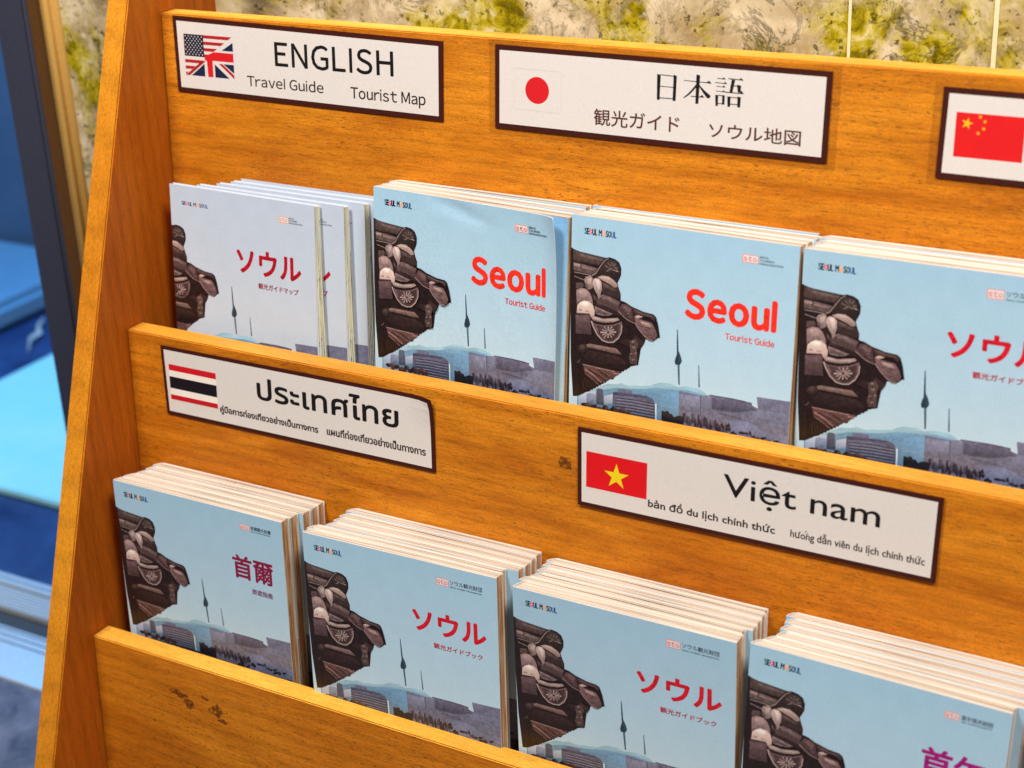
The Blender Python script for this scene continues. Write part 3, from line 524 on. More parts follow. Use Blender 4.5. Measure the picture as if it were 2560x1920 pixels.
('p',(54,38,40),[(20.9,41.35),(24.73,41.85),(28.54,43.03),(30.82,42.97),(30.82,43.62),(26.64,44.0),(20.91,42.16)]),
('p',(60,42,42),[(13.86,40.1),(16.17,42.95),(17.39,45.12),(17.84,46.02),(14.5,45.39),(11.29,42.14)]),
('p',(92,72,72),[(14.25,43.27),(16.3,44.55),(17.46,45.55),(16.82,47.17),(14.89,46.2)]),
('p',(104,82,82),[(3.54,38.01),(7.42,37.37),(8.84,39.3),(5.47,41.05),(3.39,41.28)]),
('p',(142,116,116),[(3.65,42.05),(6.77,40.45),(10.0,40.73),(12.25,42.79),(13.73,45.52),(14.18,48.16),(14.5,50.82),(12.57,47.89),(8.69,47.19),(5.45,48.55),(4.14,50.41)]),
('p',(168,142,140),[(5.47,42.02),(8.06,41.16),(10.38,42.29),(11.28,44.85),(8.7,45.28),(6.1,46.26)]),
('p',(208,182,174),[(4.53,50.61),(6.1,48.71),(8.69,47.35),(11.92,47.45),(14.18,49.24),(15.47,52.28),(15.27,55.04),(13.21,56.05),(12.56,54.53),(8.68,54.54),(4.12,55.44)]),
('p',(226,204,194),[(6.09,49.53),(8.69,48.11),(11.28,48.32),(12.57,50.61),(9.33,50.61),(6.48,51.65)]),
('p',(176,144,140),[(5.56,52.35),(7.77,52.19),(7.51,53.43),(5.43,53.57)]),
('p',(188,158,150),[(9.33,52.36),(11.27,52.35),(11.92,53.55),(9.46,53.64)]),
('p',(98,74,78),[(3.47,55.88),(12.24,54.47),(12.95,55.71),(13.07,60.88),(13.85,66.12),(8.0,66.73),(3.81,67.21)]),
('p',(116,90,94),[(3.72,57.04),(11.91,55.84),(12.3,59.38),(3.84,60.87)]),
('s',(46,32,34),(0.5,0.5),[(3.46,55.99),(12.24,54.58)]),
('s',(150,126,122),(0.31,0.31),[(4.12,55.22),(12.3,54.24)]),
('s',(40,28,30),(0.57,0.57),[(13.21,58.67),(14.11,66.18)]),
('p',(100,78,78),[(18.86,43.04),(20.91,42.16),(24.09,42.44),(31.08,44.75),(30.15,48.14),(29.84,50.62),(27.94,50.14),(22.84,48.85),(17.07,47.67),(16.43,46.15),(18.48,44.73)]),
('p',(124,102,102),[(20.27,42.91),(24.1,43.14),(29.82,45.4),(29.32,46.99),(24.1,44.97),(19.76,44.51)]),
('p',(66,48,50),[(16.17,47.39),(22.84,49.17),(30.48,50.67),(31.89,53.23),(26.04,52.3),(20.92,51.02),(15.53,49.66)]),
('s',(150,128,126),(0.38,0.38),[(17.33,45.24),(19.12,43.21),(20.91,42.27)]),
('p',(134,112,112),[(15.4,49.58),(20.92,50.91),(26.8,52.22),(24.13,53.77),(19.65,54.28),(16.11,53.8)]),
('p',(112,90,92),[(16.17,50.53),(20.93,51.89),(24.76,52.96),(20.93,53.4),(16.43,53.1)]),
('p',(36,24,26),[(15.92,54.49),(20.93,54.71),(26.8,53.04),(30.62,53.45),(29.99,54.43),(20.93,55.58),(16.18,55.32)]),
('p',(154,130,127),[(13.21,55.94),(15.47,55.33),(20.93,55.79),(29.86,53.91),(30.88,55.03),(27.33,56.74),(22.22,57.96),(17.08,58.1),(14.5,57.68)]),
('p',(186,162,156),[(13.85,56.16),(15.79,55.82),(20.93,56.45),(28.59,54.89),(27.33,55.87),(21.58,57.2),(16.43,57.23)]),
('p',(54,36,38),[(14.82,58.5),(20.94,58.51),(27.33,57.17),(31.52,55.24),(31.78,56.06),(27.34,58.26),(20.94,59.71),(15.47,59.59)]),
('p',(112,88,90),[(13.72,58.15),(15.47,59.48),(20.94,59.6),(27.33,58.2),(32.15,55.73),(32.8,58.48),(32.38,61.81),(30.56,65.41),(27.38,68.17),(24.17,68.86),(20.31,67.92),(17.08,65.21),(15.14,61.61)]),
('p',(84,62,64),[(16.57,60.27),(20.94,60.37),(27.34,59.02),(31.02,57.28),(31.29,60.38),(29.91,64.43),(27.12,66.9),(24.17,67.44),(20.95,66.49),(18.5,64.3)]),
('s',(182,158,154),(0.38,0.82),[(25.05,62.85),(29.01,62.14)]),
('s',(160,136,134),(0.38,0.82),[(24.93,63.22),(27.82,63.98)]),
('s',(160,136,134),(0.38,0.82),[(24.61,63.53),(26.6,65.81)]),
('s',(182,158,154),(0.38,0.82),[(24.16,63.7),(24.17,66.26)]),
('s',(160,136,134),(0.38,0.82),[(23.71,63.69),(21.73,66.69)]),
('s',(160,136,134),(0.38,0.82),[(23.38,63.5),(20.49,65.29)]),
('s',(182,158,154),(0.38,0.82),[(23.26,63.17),(19.28,63.89)]),
('s',(160,136,134),(0.38,0.82),[(23.38,62.81),(20.49,62.05)]),
('s',(160,136,134),(0.38,0.82),[(23.71,62.5),(21.71,60.22)]),
('s',(182,158,154),(0.38,0.82),[(24.15,62.33),(24.15,59.78)]),
('s',(160,136,134),(0.38,0.82),[(24.6,62.34),(26.57,59.36)]),
('s',(160,136,134),(0.38,0.82),[(24.93,62.53),(27.8,60.74)]),
('s',(178,154,150),(0.75,0.5),[(13.59,58.28),(14.5,60.63),(15.47,62.38),(17.41,65.48),(20.64,68.19),(24.17,68.86),(27.38,68.28),(30.56,65.41),(32.38,61.54),(32.54,57.44)]),
('p',(94,68,70),[(30.46,48.09),(32.35,45.61),(34.87,45.19),(38.15,46.77),(39.32,51.4),(40.1,54.6),(38.09,54.85),(35.56,53.78),(32.38,51.53),(29.97,49.79)]),
('p',(112,86,86),[(32.48,47.2),(34.88,46.26),(37.15,47.8),(37.81,51.13),(34.9,50.55)]),
('s',(134,104,106),(0.44,0.25),[(33.62,47.12),(35.91,49.41)]),
('s',(134,104,106),(0.44,0.25),[(35.41,50.68),(37.55,50.74)]),
('s',(134,104,106),(0.44,0.25),[(36.18,52.05),(38.7,52.37)]),
('s',(134,104,106),(0.44,0.25),[(37.16,48.55),(36.17,50.87)]),
('s',(152,124,124),(0.5,0.38),[(29.97,49.95),(33.02,52.39),(35.94,54.14),(39.85,55.29)]),
('p',(86,62,62),[(38.34,46.74),(44.92,48.12),(51.15,48.65),(52.4,49.76),(52.19,52.37),(48.69,50.41),(42.45,50.96),(39.94,50.22)]),
('p',(112,86,84),[(39.41,47.41),(46.18,48.92),(50.66,49.53),(50.18,50.26),(44.94,49.89),(40.05,48.48)]),
('s',(30,20,22),(0.5,0.5),[(31.2,44.09),(34.23,44.65),(38.15,46.45),(44.92,48.18),(51.27,48.68),(52.78,49.91),(54.2,54.15),(55.4,60.69)]),
('p',(122,94,96),[(39.95,51.83),(42.45,50.64),(44.95,50.96),(42.47,52.57),(46.22,52.45),(50.59,53.29),(52.48,56.06),(54.08,59.53),(53.49,61.79),(51.64,63.2),(48.83,63.17),(45.68,60.51),(42.51,57.3),(40.73,54.49)]),
('p',(190,164,160),[(40.26,51.24),(42.44,50.32),(44.95,50.85),(41.84,52.36)]),
('p',(166,138,134),[(43.73,53.64),(48.73,53.83),(50.74,55.57),(47.5,55.98),(44.74,55.07)]),
('p',(44,30,32),[(42.34,52.38),(45.58,50.95),(49.95,51.8),(51.45,53.24),(46.22,52.77)]),
('s',(92,68,72),(0.44,0.44),[(43.13,56.11),(45.63,56.47)]),
('s',(92,68,72),(0.44,0.44),[(45.65,57.82),(48.78,58.33)]),
('s',(92,68,72),(0.44,0.44),[(47.55,60.44),(50.99,60.63)]),
('s',(92,68,72),(0.44,0.44),[(46.26,56.1),(50.01,56.77)]),
('s',(160,132,132),(0.5,0.38),[(40.35,54.77),(43.02,58.29),(46.19,61.28),(49.08,63.24),(51.71,63.41)]),
('p',(66,46,48),[(31.2,67.47),(33.74,65.37),(38.8,65.0),(41.3,62.38),(46.35,64.82),(45.74,66.44),(44.13,68.91),(37.57,69.57)]),
('p',(98,76,74),[(37.54,65.88),(41.31,64.0),(42.92,66.96),(42.13,70.36),(42.81,75.69),(42.33,78.51),(38.28,78.84),(37.36,75.62),(38.22,71.09)]),
('p',(132,108,104),[(40.32,65.81),(40.03,66.56),(39.3,66.72),(38.68,66.41),(38.94,65.78),(39.34,65.23),(40.06,65.27)]),
('p',(132,108,104),[(41.34,68.88),(40.87,69.68),(40.15,70.02),(39.5,69.61),(39.27,68.97),(40.05,68.15),(40.97,68.25)]),
('p',(132,108,104),[(39.63,73.01),(39.39,73.67),(38.71,73.97),(38.03,73.63),(37.99,72.97),(38.63,72.31),(39.31,72.56)]),
('p',(132,108,104),[(41.01,76.03),(40.94,77.03),(39.93,77.42),(39.33,76.67),(39.2,75.82),(39.96,75.5),(40.93,75.19)]),
('p',(132,108,104),[(42.3,71.97),(41.93,72.58),(41.41,72.89),(40.77,72.55),(40.75,72.06),(41.38,71.51),(41.9,71.69)]),
('p',(40,28,30),[(39.71,73.54),(39.41,73.99),(38.94,74.18),(38.53,73.76),(38.82,73.3),(39.42,73.08)]),
('p',(40,28,30),[(40.84,76.71),(40.68,77.3),(40.16,77.19),(39.84,76.9),(40.21,76.45),(40.63,76.44)]),
('p',(40,28,30),[(40.39,67.42),(40.18,67.87),(39.66,67.86),(39.59,67.57),(39.75,67.19),(40.26,67.15)]),
('p',(122,96,92),[(10.46,72.47),(12.55,71.64),(20.96,71.53),(29.31,71.53),(32.84,74.38),(28.68,74.61),(20.97,74.17),(11.24,73.98)]),
('p',(146,120,114),[(11.24,72.54),(20.97,72.19),(28.03,72.1),(20.97,72.74),(11.24,73.21)]),
('p',(74,54,52),[(11.13,74.44),(10.79,75.69),(9.67,76.8),(8.3,77.45),(6.86,77.37),(5.79,76.65),(5.5,75.48),(5.78,74.2),(6.93,73.11),(8.31,72.58),(9.68,72.6),(10.83,73.26)]),
('p',(96,74,70),[(9.61,74.28),(9.33,75.18),(8.51,75.87),(7.5,75.96),(6.56,75.66),(6.41,74.87),(6.56,74.06),(7.48,73.35),(8.53,73.2),(9.42,73.43)]),
('s',(110,86,84),(0.44,0.44),[(4.8,83.85),(5.72,83.56),(6.78,81.91)]),
('p',(62,44,44),[(11.24,75.53),(28.69,75.6),(33.81,76.83),(36.38,79.64),(20.98,82.01),(9.27,81.45)]),
('p',(104,74,72),[(8.74,84.44),(17.75,84.95),(28.09,85.19),(31.3,84.3),(31.94,85.28),(28.75,88.27),(21.01,93.12),(14.49,92.16),(9.91,89.69)]),
('s',(154,122,116),(0.5,0.5),[(8.48,84.38),(18.4,84.72),(29.05,85.01)]),
('s',(154,112,108),(0.94,0.63),[(9.91,87.01),(15.14,89.24),(20.49,92.78)]),
('s',(128,96,92),(0.5,0.5),[(9.91,89.41),(13.84,91.17),(18.54,94.27)]),
('s',(134,100,96),(0.44,0.44),[(14.49,86.69),(19.05,88.04),(23.27,90.23)]),
('s',(120,90,86),(0.38,0.38),[(20.34,85.46),(24.23,87.49),(26.5,88.71)]),
('s',(150,118,112),(0.57,0.57),[(27.97,86.1),(31.43,85.98)]),
('s',(70,48,48),(0.57,0.57),[(12.21,86.74),(17.75,88.74),(22.95,91.18)]),
('s',(60,42,42),(0.5,0.5),[(17.75,85.68),(22.94,87.73),(25.53,89.45)]),
('p',(42,28,28),[(5.72,85.46),(9.13,86.6),(9.91,90.25),(17.76,94.99),(14.49,98.1),(6.59,102.48)]),
('s',(92,66,62),(0.25,0.25),[(8.59,92.19),(9.89,99.23)]),
('s',(92,66,62),(0.25,0.25),[(10.04,92.13),(11.47,98.47)]),
('s',(92,66,62),(0.25,0.25),[(11.48,92.07),(13.05,97.71)]),
('s',(92,66,62),(0.25,0.25),[(12.92,92.02),(14.62,96.95)]),
('s',(92,66,62),(0.25,0.25),[(14.36,91.96),(16.19,96.19)]),
('s',(92,66,62),(0.25,0.25),[(15.8,91.9),(17.76,95.43)]),
('s',(92,66,62),(0.25,0.25),[(17.23,91.85),(19.32,94.68)])]
# brush strokes of the Mincho heading on the Japanese sign
NIHONGO = [[(343.84,12.41),(345.94,12.97),(345.64,26.32),(344.04,26.18)],[(353.43,12.15),(355.32,12.81),(354.98,26.1),(353.24,26.06)],[(345.63,12.54),(353.8,12.84),(353.81,13.28),(345.64,12.99)],[(345.81,18.68),(353.5,18.71),(353.51,19.12),(345.83,19.08)],[(345.5,24.87),(353.7,24.71),(353.71,25.16),(345.51,25.33)],[(359.41,14.57),(374.09,14.79),(374.11,15.23),(359.42,14.97)],[(371.79,15.23),(373.76,13.83),(375.46,15.31)],[(366.49,11.09),(368.64,11.37),(368.15,26.46),(366.39,26.51)],[(367.05,15.51),(367.39,16.82),(365.16,19.59),(362.71,22.13),(359.6,24.18),(359.43,23.74),(362.1,21.46),(364.35,18.94)],[(367.93,15.71),(369.15,17.13),(371.56,19.27),(375.04,21.67),(374.42,22.98),(373.07,23.09),(370.74,20.59),(368.39,17.46)],[(363.71,22.59),(370.52,22.49),(370.54,22.93),(363.72,23.04)],[(368.69,22.72),(370.1,21.53),(371.61,22.94)],[(378.39,11.97),(382.37,12.2),(382.39,12.6),(378.41,12.37)],[(381.09,12.39),(382.0,11.35),(383.2,12.58)],[(377.24,14.28),(383.67,14.5),(383.68,14.89),(377.26,14.68)],[(381.96,14.72),(382.87,13.67),(384.16,14.9)],[(378.09,16.17),(382.6,16.35),(382.62,16.71),(378.11,16.52)],[(381.27,16.54),(382.19,15.59),(383.29,16.74)],[(378.0,18.67),(382.52,18.85),(382.54,19.24),(378.02,19.07)],[(381.28,19.03),(382.2,18.07),(383.4,19.22)],[(377.52,20.85),(379.25,20.98),(379.21,26.7),(377.95,26.72)],[(381.45,20.71),(382.99,20.85),(382.91,25.68),(381.57,25.7)],[(379.05,20.81),(381.55,20.88),(381.57,21.32),(379.07,21.26)],[(379.14,25.1),(381.73,25.06),(381.75,25.51),(379.16,25.54)],[(384.59,11.68),(391.62,11.86),(391.64,12.34),(384.61,12.17)],[(390.41,12.21),(391.67,11.06),(393.16,12.45)],[(386.52,12.24),(388.43,12.45),(387.11,19.01),(385.49,18.96)],[(385.8,15.22),(390.83,15.18),(390.85,15.62),(385.82,15.66)],[(389.57,14.66),(391.86,15.01),(391.66,18.74),(390.14,18.68)],[(382.9,18.82),(392.99,18.9),(393.01,19.38),(382.92,19.3)],[(391.27,18.59),(392.17,17.55),(393.58,19.29)],[(384.34,21.1),(386.26,21.21),(386.11,26.57),(384.68,26.6)],[(390.05,20.82),(391.95,21.02),(391.74,26.54),(390.21,26.49)],[(386.07,21.32),(390.16,21.34),(390.19,21.78),(386.09,21.76)],[(386.04,24.88),(390.33,24.88),(390.35,25.33),(386.06,25.33)]]

# ------------------------------------------------------------------ flat print built as thin layers of coloured shapes
class Print:
    """items in millimetres: u to the right, v down; every later item lies a hair above those it overlaps"""
    def __init__(s, step=.008): s.it = []; s.step = step
    def add(s, V, F, col):
        if callable(col): cl = [lin(col(u, v)) for u, v in V]
        else: cl = [lin(col)]*len(V)
        us = [p[0] for p in V]; vs = [p[1] for p in V]
        bb = (min(us), min(vs), max(us), max(vs)); lay = 0
        for (_, _, _, b, l) in s.it:
            if b[0] < bb[2] and b[2] > bb[0] and b[1] < bb[3] and b[3] > bb[1]: lay = max(lay, l)
        s.it.append((V, F, cl, bb, lay+1))
    def poly(s, pts, col): s.add(list(pts), [tuple(range(len(pts)))], col)
    def rect(s, u0, v0, u1, v1, col): s.poly([(u0, v0), (u0, v1), (u1, v1), (u1, v0)], col)
    def stroke(s, pts, w0, w1, col):
        n = len(pts); V = []; F = []
        for i, (a, b) in enumerate(pts):
            p = pts[max(0, i-1)]; q = pts[min(n-1, i+1)]
            dx, dy = q[0]-p[0], q[1]-p[1]; L = math.hypot(dx, dy) or 1
            w = (w0+(w1-w0)*i/(n-1))/2
            V += [(a-dy/L*w, b+dx/L*w), (a+dy/L*w, b-dx/L*w)]
        for i in range(n-1): F.append((2*i, 2*i+1, 2*i+3, 2*i+2))
        s.add(V, F, col)
    def text(s, body, bb, col, bold=0.0, mincho=0.0, res=3, gap=0.0):
        V, F = (latin(body, gap, res) if gap else glyphs(body, 0.0, res))
        x0 = min(v[0] for v in V); x1 = max(v[0] for v in V); y0 = min(v[1] for v in V); y1 = max(v[1] for v in V)
        u0, v0, u1, v1 = bb
        sx, sy = (u1-u0)/(x1-x0), (v1-v0)/(y1-y0)
        P = [(u0+(x-x0)*sx, v1-(y-y0)*sy) for x, y in V]
        if mincho:
            for d in (-mincho, -mincho*.33, mincho*.33, mincho): s.add([(a+d, b) for a, b in P], F, col)
        elif bold > 0:
            r = bold*(v1-v0) if not gap else bold*(v1-v0)
            for k in range(8): s.add([(a+r*math.cos(k*math.pi/4), b+r*math.sin(k*math.pi/4)) for a, b in P], F, col)
        else: s.add(P, F, col)
    def build(s, name, mat, parent, place):
        V, F, CL = [], [], []
        for (v, f, c, _, lay) in s.it:
            b = len(V)
            V += [place(a, q, (lay)*s.step) for a, q in v]
            F += [tuple(b+i for i in g) for g in f]; CL += c
        m = mesh(name, V, F)
        at = m.color_attributes.new('Col', 'FLOAT_COLOR', 'POINT')
        for i, c in enumerate(CL): at.data[i].color = (*c, 1)
        return link(name, m, mat, parent) if name else m
_gc = {}
def glyphs(body, bold=0.0, res=3):
    k = (body, bold, res)
    if k in _gc: return _gc[k]
    cu = bpy.data.curves.new('type', 'FONT'); cu.body = body; cu.offset = bold; cu.resolution_u = res; cu.fill_mode = 'FRONT'
    ob = bpy.data.objects.new('type', cu); C.objects.link(ob)
    dg = bpy.context.evaluated_depsgraph_get(); dg.update()
    me = bpy.data.meshes.new_from_object(ob.evaluated_get(dg))
    V = [(v.co.x, v.co.y) for v in me.vertices]; F = [tuple(p.vertices) for p in me.polygons]
    bpy.data.objects.remove(ob); bpy.data.curves.remove(cu); bpy.data.meshes.remove(me)
    _gc[k] = (V, F); return _gc[k]
BARS = {'I': ([(0, 0), (.085, 0), (.085, .73), (0, .73)], [(0, 1, 2, 3)]), 'l': ([(0, 0), (.08, 0), (.08, .76), (0, .76)], [(0, 1, 2, 3)]),
        'i': ([(0, 0), (.08, 0), (.08, .54), (0, .54), (-.005, .65), (.085, .65), (.085, .75), (-.005, .75)], [(0, 1, 2, 3), (4, 5, 6, 7)])}
def latin(body, gap, res):
    """Latin set from the full-width forms of the fallback typeface, spaced by ink width"""
    V, F, x = [], [], 0.0
    for ch in body:
        if ch == ' ': x += .26; continue
        if ch in BARS: v, f = BARS[ch]
        else: v, f = glyphs(chr(ord(ch)+0xFEE0), 0.0, res)
        a = min(p[0] for p in v); b = max(p[0] for p in v); n = len(V)
        V += [(p[0]-a+x, p[1]) for p in v]; F += [tuple(n+i for i in g) for g in f]
        x += b-a+gap*(.55 if ch in 'Trv' else 1)
    return V, F
def star(cu, cv, r, rot=0.0):
    P = []
    for i in range(10):
        a = math.pi*i/5 + rot; q = r if i % 2 == 0 else r*.382
        P.append((cu+q*math.sin(a), cv-q*math.cos(a)))
    return P
def circle(cu, cv, ru, rv=None, n=40):
    rv = rv or ru
    return [(cu+ru*math.cos(2*math.pi*i/n), cv+rv*math.sin(2*math.pi*i/n)) for i in range(n)]
def heart(cu, cv, w, h):
    P = []
    for i in range(24):
        t = 2*math.pi*i/24
        P.append((cu + w/2*math.sin(t)**3, cv - h/2*(13*math.cos(t)-5*math.cos(2*t)-2*math.cos(3*t)-math.cos(4*t))/15))
    return P

# ------------------------------------------------------------------ language signs
INK = (16, 12, 14); INK2 = (44, 28, 26); INK3 = (84, 44, 44)
def sign(k, corners, label, halo=0.0, peel=False, t=.0009):
    (u0, v0), (u1, v1b), (u2, v2), (u3, v3) = corners
    root = empty('language_sign', pan(k, (u0+u2)/2*.001, (v0+v2)/2*.001, 0))
    tag(root, label, 'sign', 'language signs on the rack')
    base = Vector(root.location)
    def P(u, v, off=0.0): return tuple(Vector(pan(k, u*.001, v*.001, off)) - base)
    bd = 2.9 if k == 0 else 2.4
    def lift(u, v):                                     # the loose upper right corner of one sign stands off the wood
        if not peel: return 0.0
        d = max(0.0, 1 - math.hypot((u2-u)/26, (v-v0)/26)); return .0024*d*d
    def slab(name, ins, o0, o1, mat, rad=0.0):
        nx, ny = 28, 8
        cs = [(u0+ins, v0+ins), (u1-ins, v1b+ins), (u2-ins, v2-ins), (u3+ins, v3-ins)]
        V, F = [], []
        def pt(i, j):
            a, b = i/nx, j/ny
            tu = cs[0][0]*(1-a)+cs[1][0]*a; tv = cs[0][1]*(1-a)+cs[1][1]*a
            bu = cs[3][0]*(1-a)+cs[2][0]*a; bv = cs[3][1]*(1-a)+cs[2][1]*a
            u, v = tu*(1-b)+bu*b, tv*(1-b)+bv*b
            if peel and i == nx and j == 0: u -= .9; v += .8
            return u, v
        for o in (o1, o0):
            for j in range(ny+1):
                for i in range(nx+1):
                    u, v = pt(i, j); V.append(P(u, v, o + lift(u, v)))
        n = (nx+1)*(ny+1); idx = lambda i, j, s=0: s*n + j*(nx+1)+i
        for j in range(ny):
            for i in range(nx):
                F.append((idx(i, j), idx(i, j+1), idx(i+1, j+1), idx(i+1, j)))
                F.append((idx(i, j, 1), idx(i+1, j, 1), idx(i+1, j+1, 1), idx(i, j+1, 1)))
        for i in range(nx):
            F.append((idx(i, 0), idx(i+1, 0), idx(i+1, 0, 1), idx(i, 0, 1))); F.append((idx(i, ny), idx(i, ny, 1), idx(i+1, ny, 1), idx(i+1, ny)))
        for j in range(ny):
            F.append((idx(0, j), idx(0, j, 1), idx(0, j+1, 1), idx(0, j+1))); F.append((idx(nx, j), idx(nx, j+1), idx(nx, j+1, 1), idx(nx, j, 1)))
        return link(name, mesh(name, V, F), mat, root)
    if halo:
        V, F = [], []
        nudge = halo
        for (a, b) in ((u0-nudge, v0-nudge*.55), (u3-nudge, v3+nudge*.8), (u2+nudge, v2+nudge*.8), (u1+nudge, v1b-nudge*.55)): V.append(P(a, b, .00012))
        link('sign_halo', mesh('sign_halo', V, [(0, 1, 2, 3)]), HALO, root)
    slab('border', 0, .00015, t, BORDER)
    slab('face', bd, t, t+.00018, PLATE)
    pr = Print(.012)
    def place(u, v, lay): return P(u, v, t+.0002+lay*.001 + lift(u, v))
    return root, pr, place
t_ = NT('halo_tint'); t_.fin((.30, .09, .01), .25, .3); t_.b.inputs['Alpha'].default_value = .2  # tinted sheet that paints the darker halo around a sign
HALO = t_.m

def finish(root, pr, place, name): pr.build(name, PLATE_PRINT, root, place)
RED = (198, 22, 30); NAVYC = (14, 18, 42); OFF = (236, 228, 220)

# English
r, pr, pl = sign(0, [(10.6, .9), (209.3, 4.1), (208.8, 50.1), (11.3, 48.0)], 'white sign reading ENGLISH with a combined American and British flag', halo=0)
fu0, fv0, fw, fh = 18.7, 11.5, 38.6, 25.6
fl = Print(.012)
X = lambda s, t: (fu0+s*fw, fv0+t*fh)
def clip(poly, a, b, c):                                # keep a*s+b*t<=c
    R = []
    for i in range(len(poly)):
        p, q = poly[i], poly[(i+1) % len(poly)]
        dp, dq = a*p[0]+b*p[1]-c, a*q[0]+b*q[1]-c
        if dp <= 0: R.append(p)
        if dp*dq < 0:
            k = dp/(dp-dq); R.append((p[0]+(q[0]-p[0])*k, p[1]+(q[1]-p[1])*k))
    return R
def fp(poly, col):
    if len(poly) > 2: fl.poly([X(*p) for p in poly], col)
for i in range(7):
    t0, t1 = i*2/13, (i*2+1)/13
    R_ = clip([(0, t0), (0, t1), (1, t1), (1, t0)], 1, 1, .985)
    if i < 4: R_ = clip(R_, -1, 0, -.40)
    fp(R_, (170, 24, 34))
fp([(0, 0), (0, .53), (.405, .53), (.405, 0)], (22, 22, 40))
for j in range(9):
    for i in range(6 if j % 2 == 0 else 5):
        cu, cv = X((.034+.067*i) if j % 2 == 0 else (.067+.067*i), .05+.054*j)
        fl.poly(star(cu, cv, .62), (214, 214, 222))
for P_ in ([(1, .13), (1, .34), (.77, .34)], [(.40, .69), (.40, 1), (.12, 1)], [(.61, .68), (.90, 1), (.61, 1)], [(.79, .66), (1, .66), (1, .87)]): fp(P_, (20, 30, 64))
fp([(.60, .39), (1, .39), (1, .60), (.57, .60), (.57, 1), (.465, 1), (.455, .62), (.405, .585), (.43, .50)], (206, 22, 34))
fp([(.36, .62), (.43, .62), (.08, 1), (.0, 1)], (160, 22, 30)); fp([(.70, .66), (.77, .66), (1, .91), (1, 1)], (176, 22, 32))
fl.build('flag', PLATE_PRINT, r, pl)
pr.text('ENGLISH', (89.5, 12.1, 175.2, 26.6), INK, .016, gap=.17)
pr.text('Travel Guide', (67.2, 33.6, 124.7, 40.4), INK2, .012, gap=.13); pr.text('Tourist Map', (144.5, 34.9, 197.1, 43.6), INK2, .012, gap=.13)
finish(r, pr, pl, 'lettering')
# Japanese
r, pr, pl = sign(0, [(244.0, 3.4), (440.6, 4.3), (440.1, 51.2), (243.7, 50.3)], 'white sign with a red sun disc and Japanese lettering, right of the ENGLISH sign', halo=4.6)
fl = Print(.012); fl.poly(circle(270.9, 27.1, 7.5), (206, 24, 32))
for s_ in ([(256, 15.5), (256, 38.5)], [(286, 15.8), (286, 38.6)], [(256, 15.5), (286, 15.8)], [(256, 38.5), (286, 38.6)]): fl.stroke(s_, .25, .25, (206, 198, 190))
fl.build('flag', PLATE_PRINT, r, pl)
for q_ in NIHONGO: pr.poly(q_, INK)
pr.text('観光ガイド', (306.6, 34.1, 357.6, 43.1), INK3, .012); pr.text('ソウル地図', (374.8, 35.6, 425.8, 43.7), INK3, .012)
finish(r, pr, pl, 'lettering')
# Chinese flag, running out of the picture
r, pr, pl = sign(0, [(497.5, 7.3), (695.5, 8.2), (695.0, 53.4), (496.8, 52.5)], 'white sign with the red five-star flag at the right edge of the top board', halo=4.6)
fl = Print(.012); fl.rect(504.7, 19.0, 538.2, 41.0, (214, 22, 26))
for (a, b), rr in zip([(510.3, 24.2), (516.4, 20.5), (518.8, 22.7), (518.5, 26.2), (516.0, 28.6)], (3.1, 1.15, 1.15, 1.15, 1.15)): fl.poly(star(a, b, rr, .2), (232, 176, 24))
fl.build('flag', PLATE_PRINT, r, pl)
# Thai
r, pr, pl = sign(1, [(28.1, 6.0), (232.3, 5.7), (232.7, 52.2), (29.4, 52.0)], 'white sign with the Thai flag and Thai lettering, its upper right corner lifting', peel=True)
fl = Print(.012)
f0, f1, g0, g1 = 33.8, 71.8, 17.5, 41.2
for a, b, cc in ((0, .172, (200, 18, 32)), (.172, .345, OFF), (.345, .68, (14, 12, 24)), (.68, .862, OFF), (.862, 1, (190, 16, 30))): fl.rect(f0, g0+(g1-g0)*a, f1, g0+(g1-g0)*b, cc)
fl.build('flag', PLATE_PRINT, r, pl)
pr.text('ประเทศไทย', (104.1, 13.2, 207.6, 28.7), INK, .026)
pr.text('คู่มือการท่องเที่ยวอย่างเป็นทางการ', (73.7, 38.2, 149.0, 44.2), INK2, .035); pr.text('แผนที่ท่องเที่ยวอย่างเป็นทางการ', (155.7, 37.3, 226.3, 42.6), INK2, .035)
finish(r, pr, pl, 'lettering')
# Vietnamese
r, pr, pl = sign(1, [(326.5, 5.6), (528.8, 5.4), (528.2, 51.8), (326.9, 51.7)], 'white sign reading Việt nam beside a red flag with one yellow star', t=.0016)
fl = Print(.012); fl.rect(332.0, 18.5, 368.9, 39.8, (214, 10, 22)); fl.poly(star(350.5, 30.2, 7.7), (232, 204, 22)); fl.build('flag', PLATE_PRINT, r, pl)
pr.text('Việt nam', (413.3, 14.3, 498.1, 31.3), INK, .008)
pr.text('bản đồ du lịch chính thức', (370.0, 38.2, 442.9, 44.9), INK2, .02); pr.text('hưong dẫn viên du lịch chính thức', (451.5, 37.9, 522.4, 44.6), INK2, .012); pr.stroke([(459.3, 39.2), (460.2, 38.1)], .3, .42, INK2); pr.stroke([(460.2, 40.1), (461.0, 39.3)], .4, .3, INK2)
finish(r, pr, pl, 'lettering')

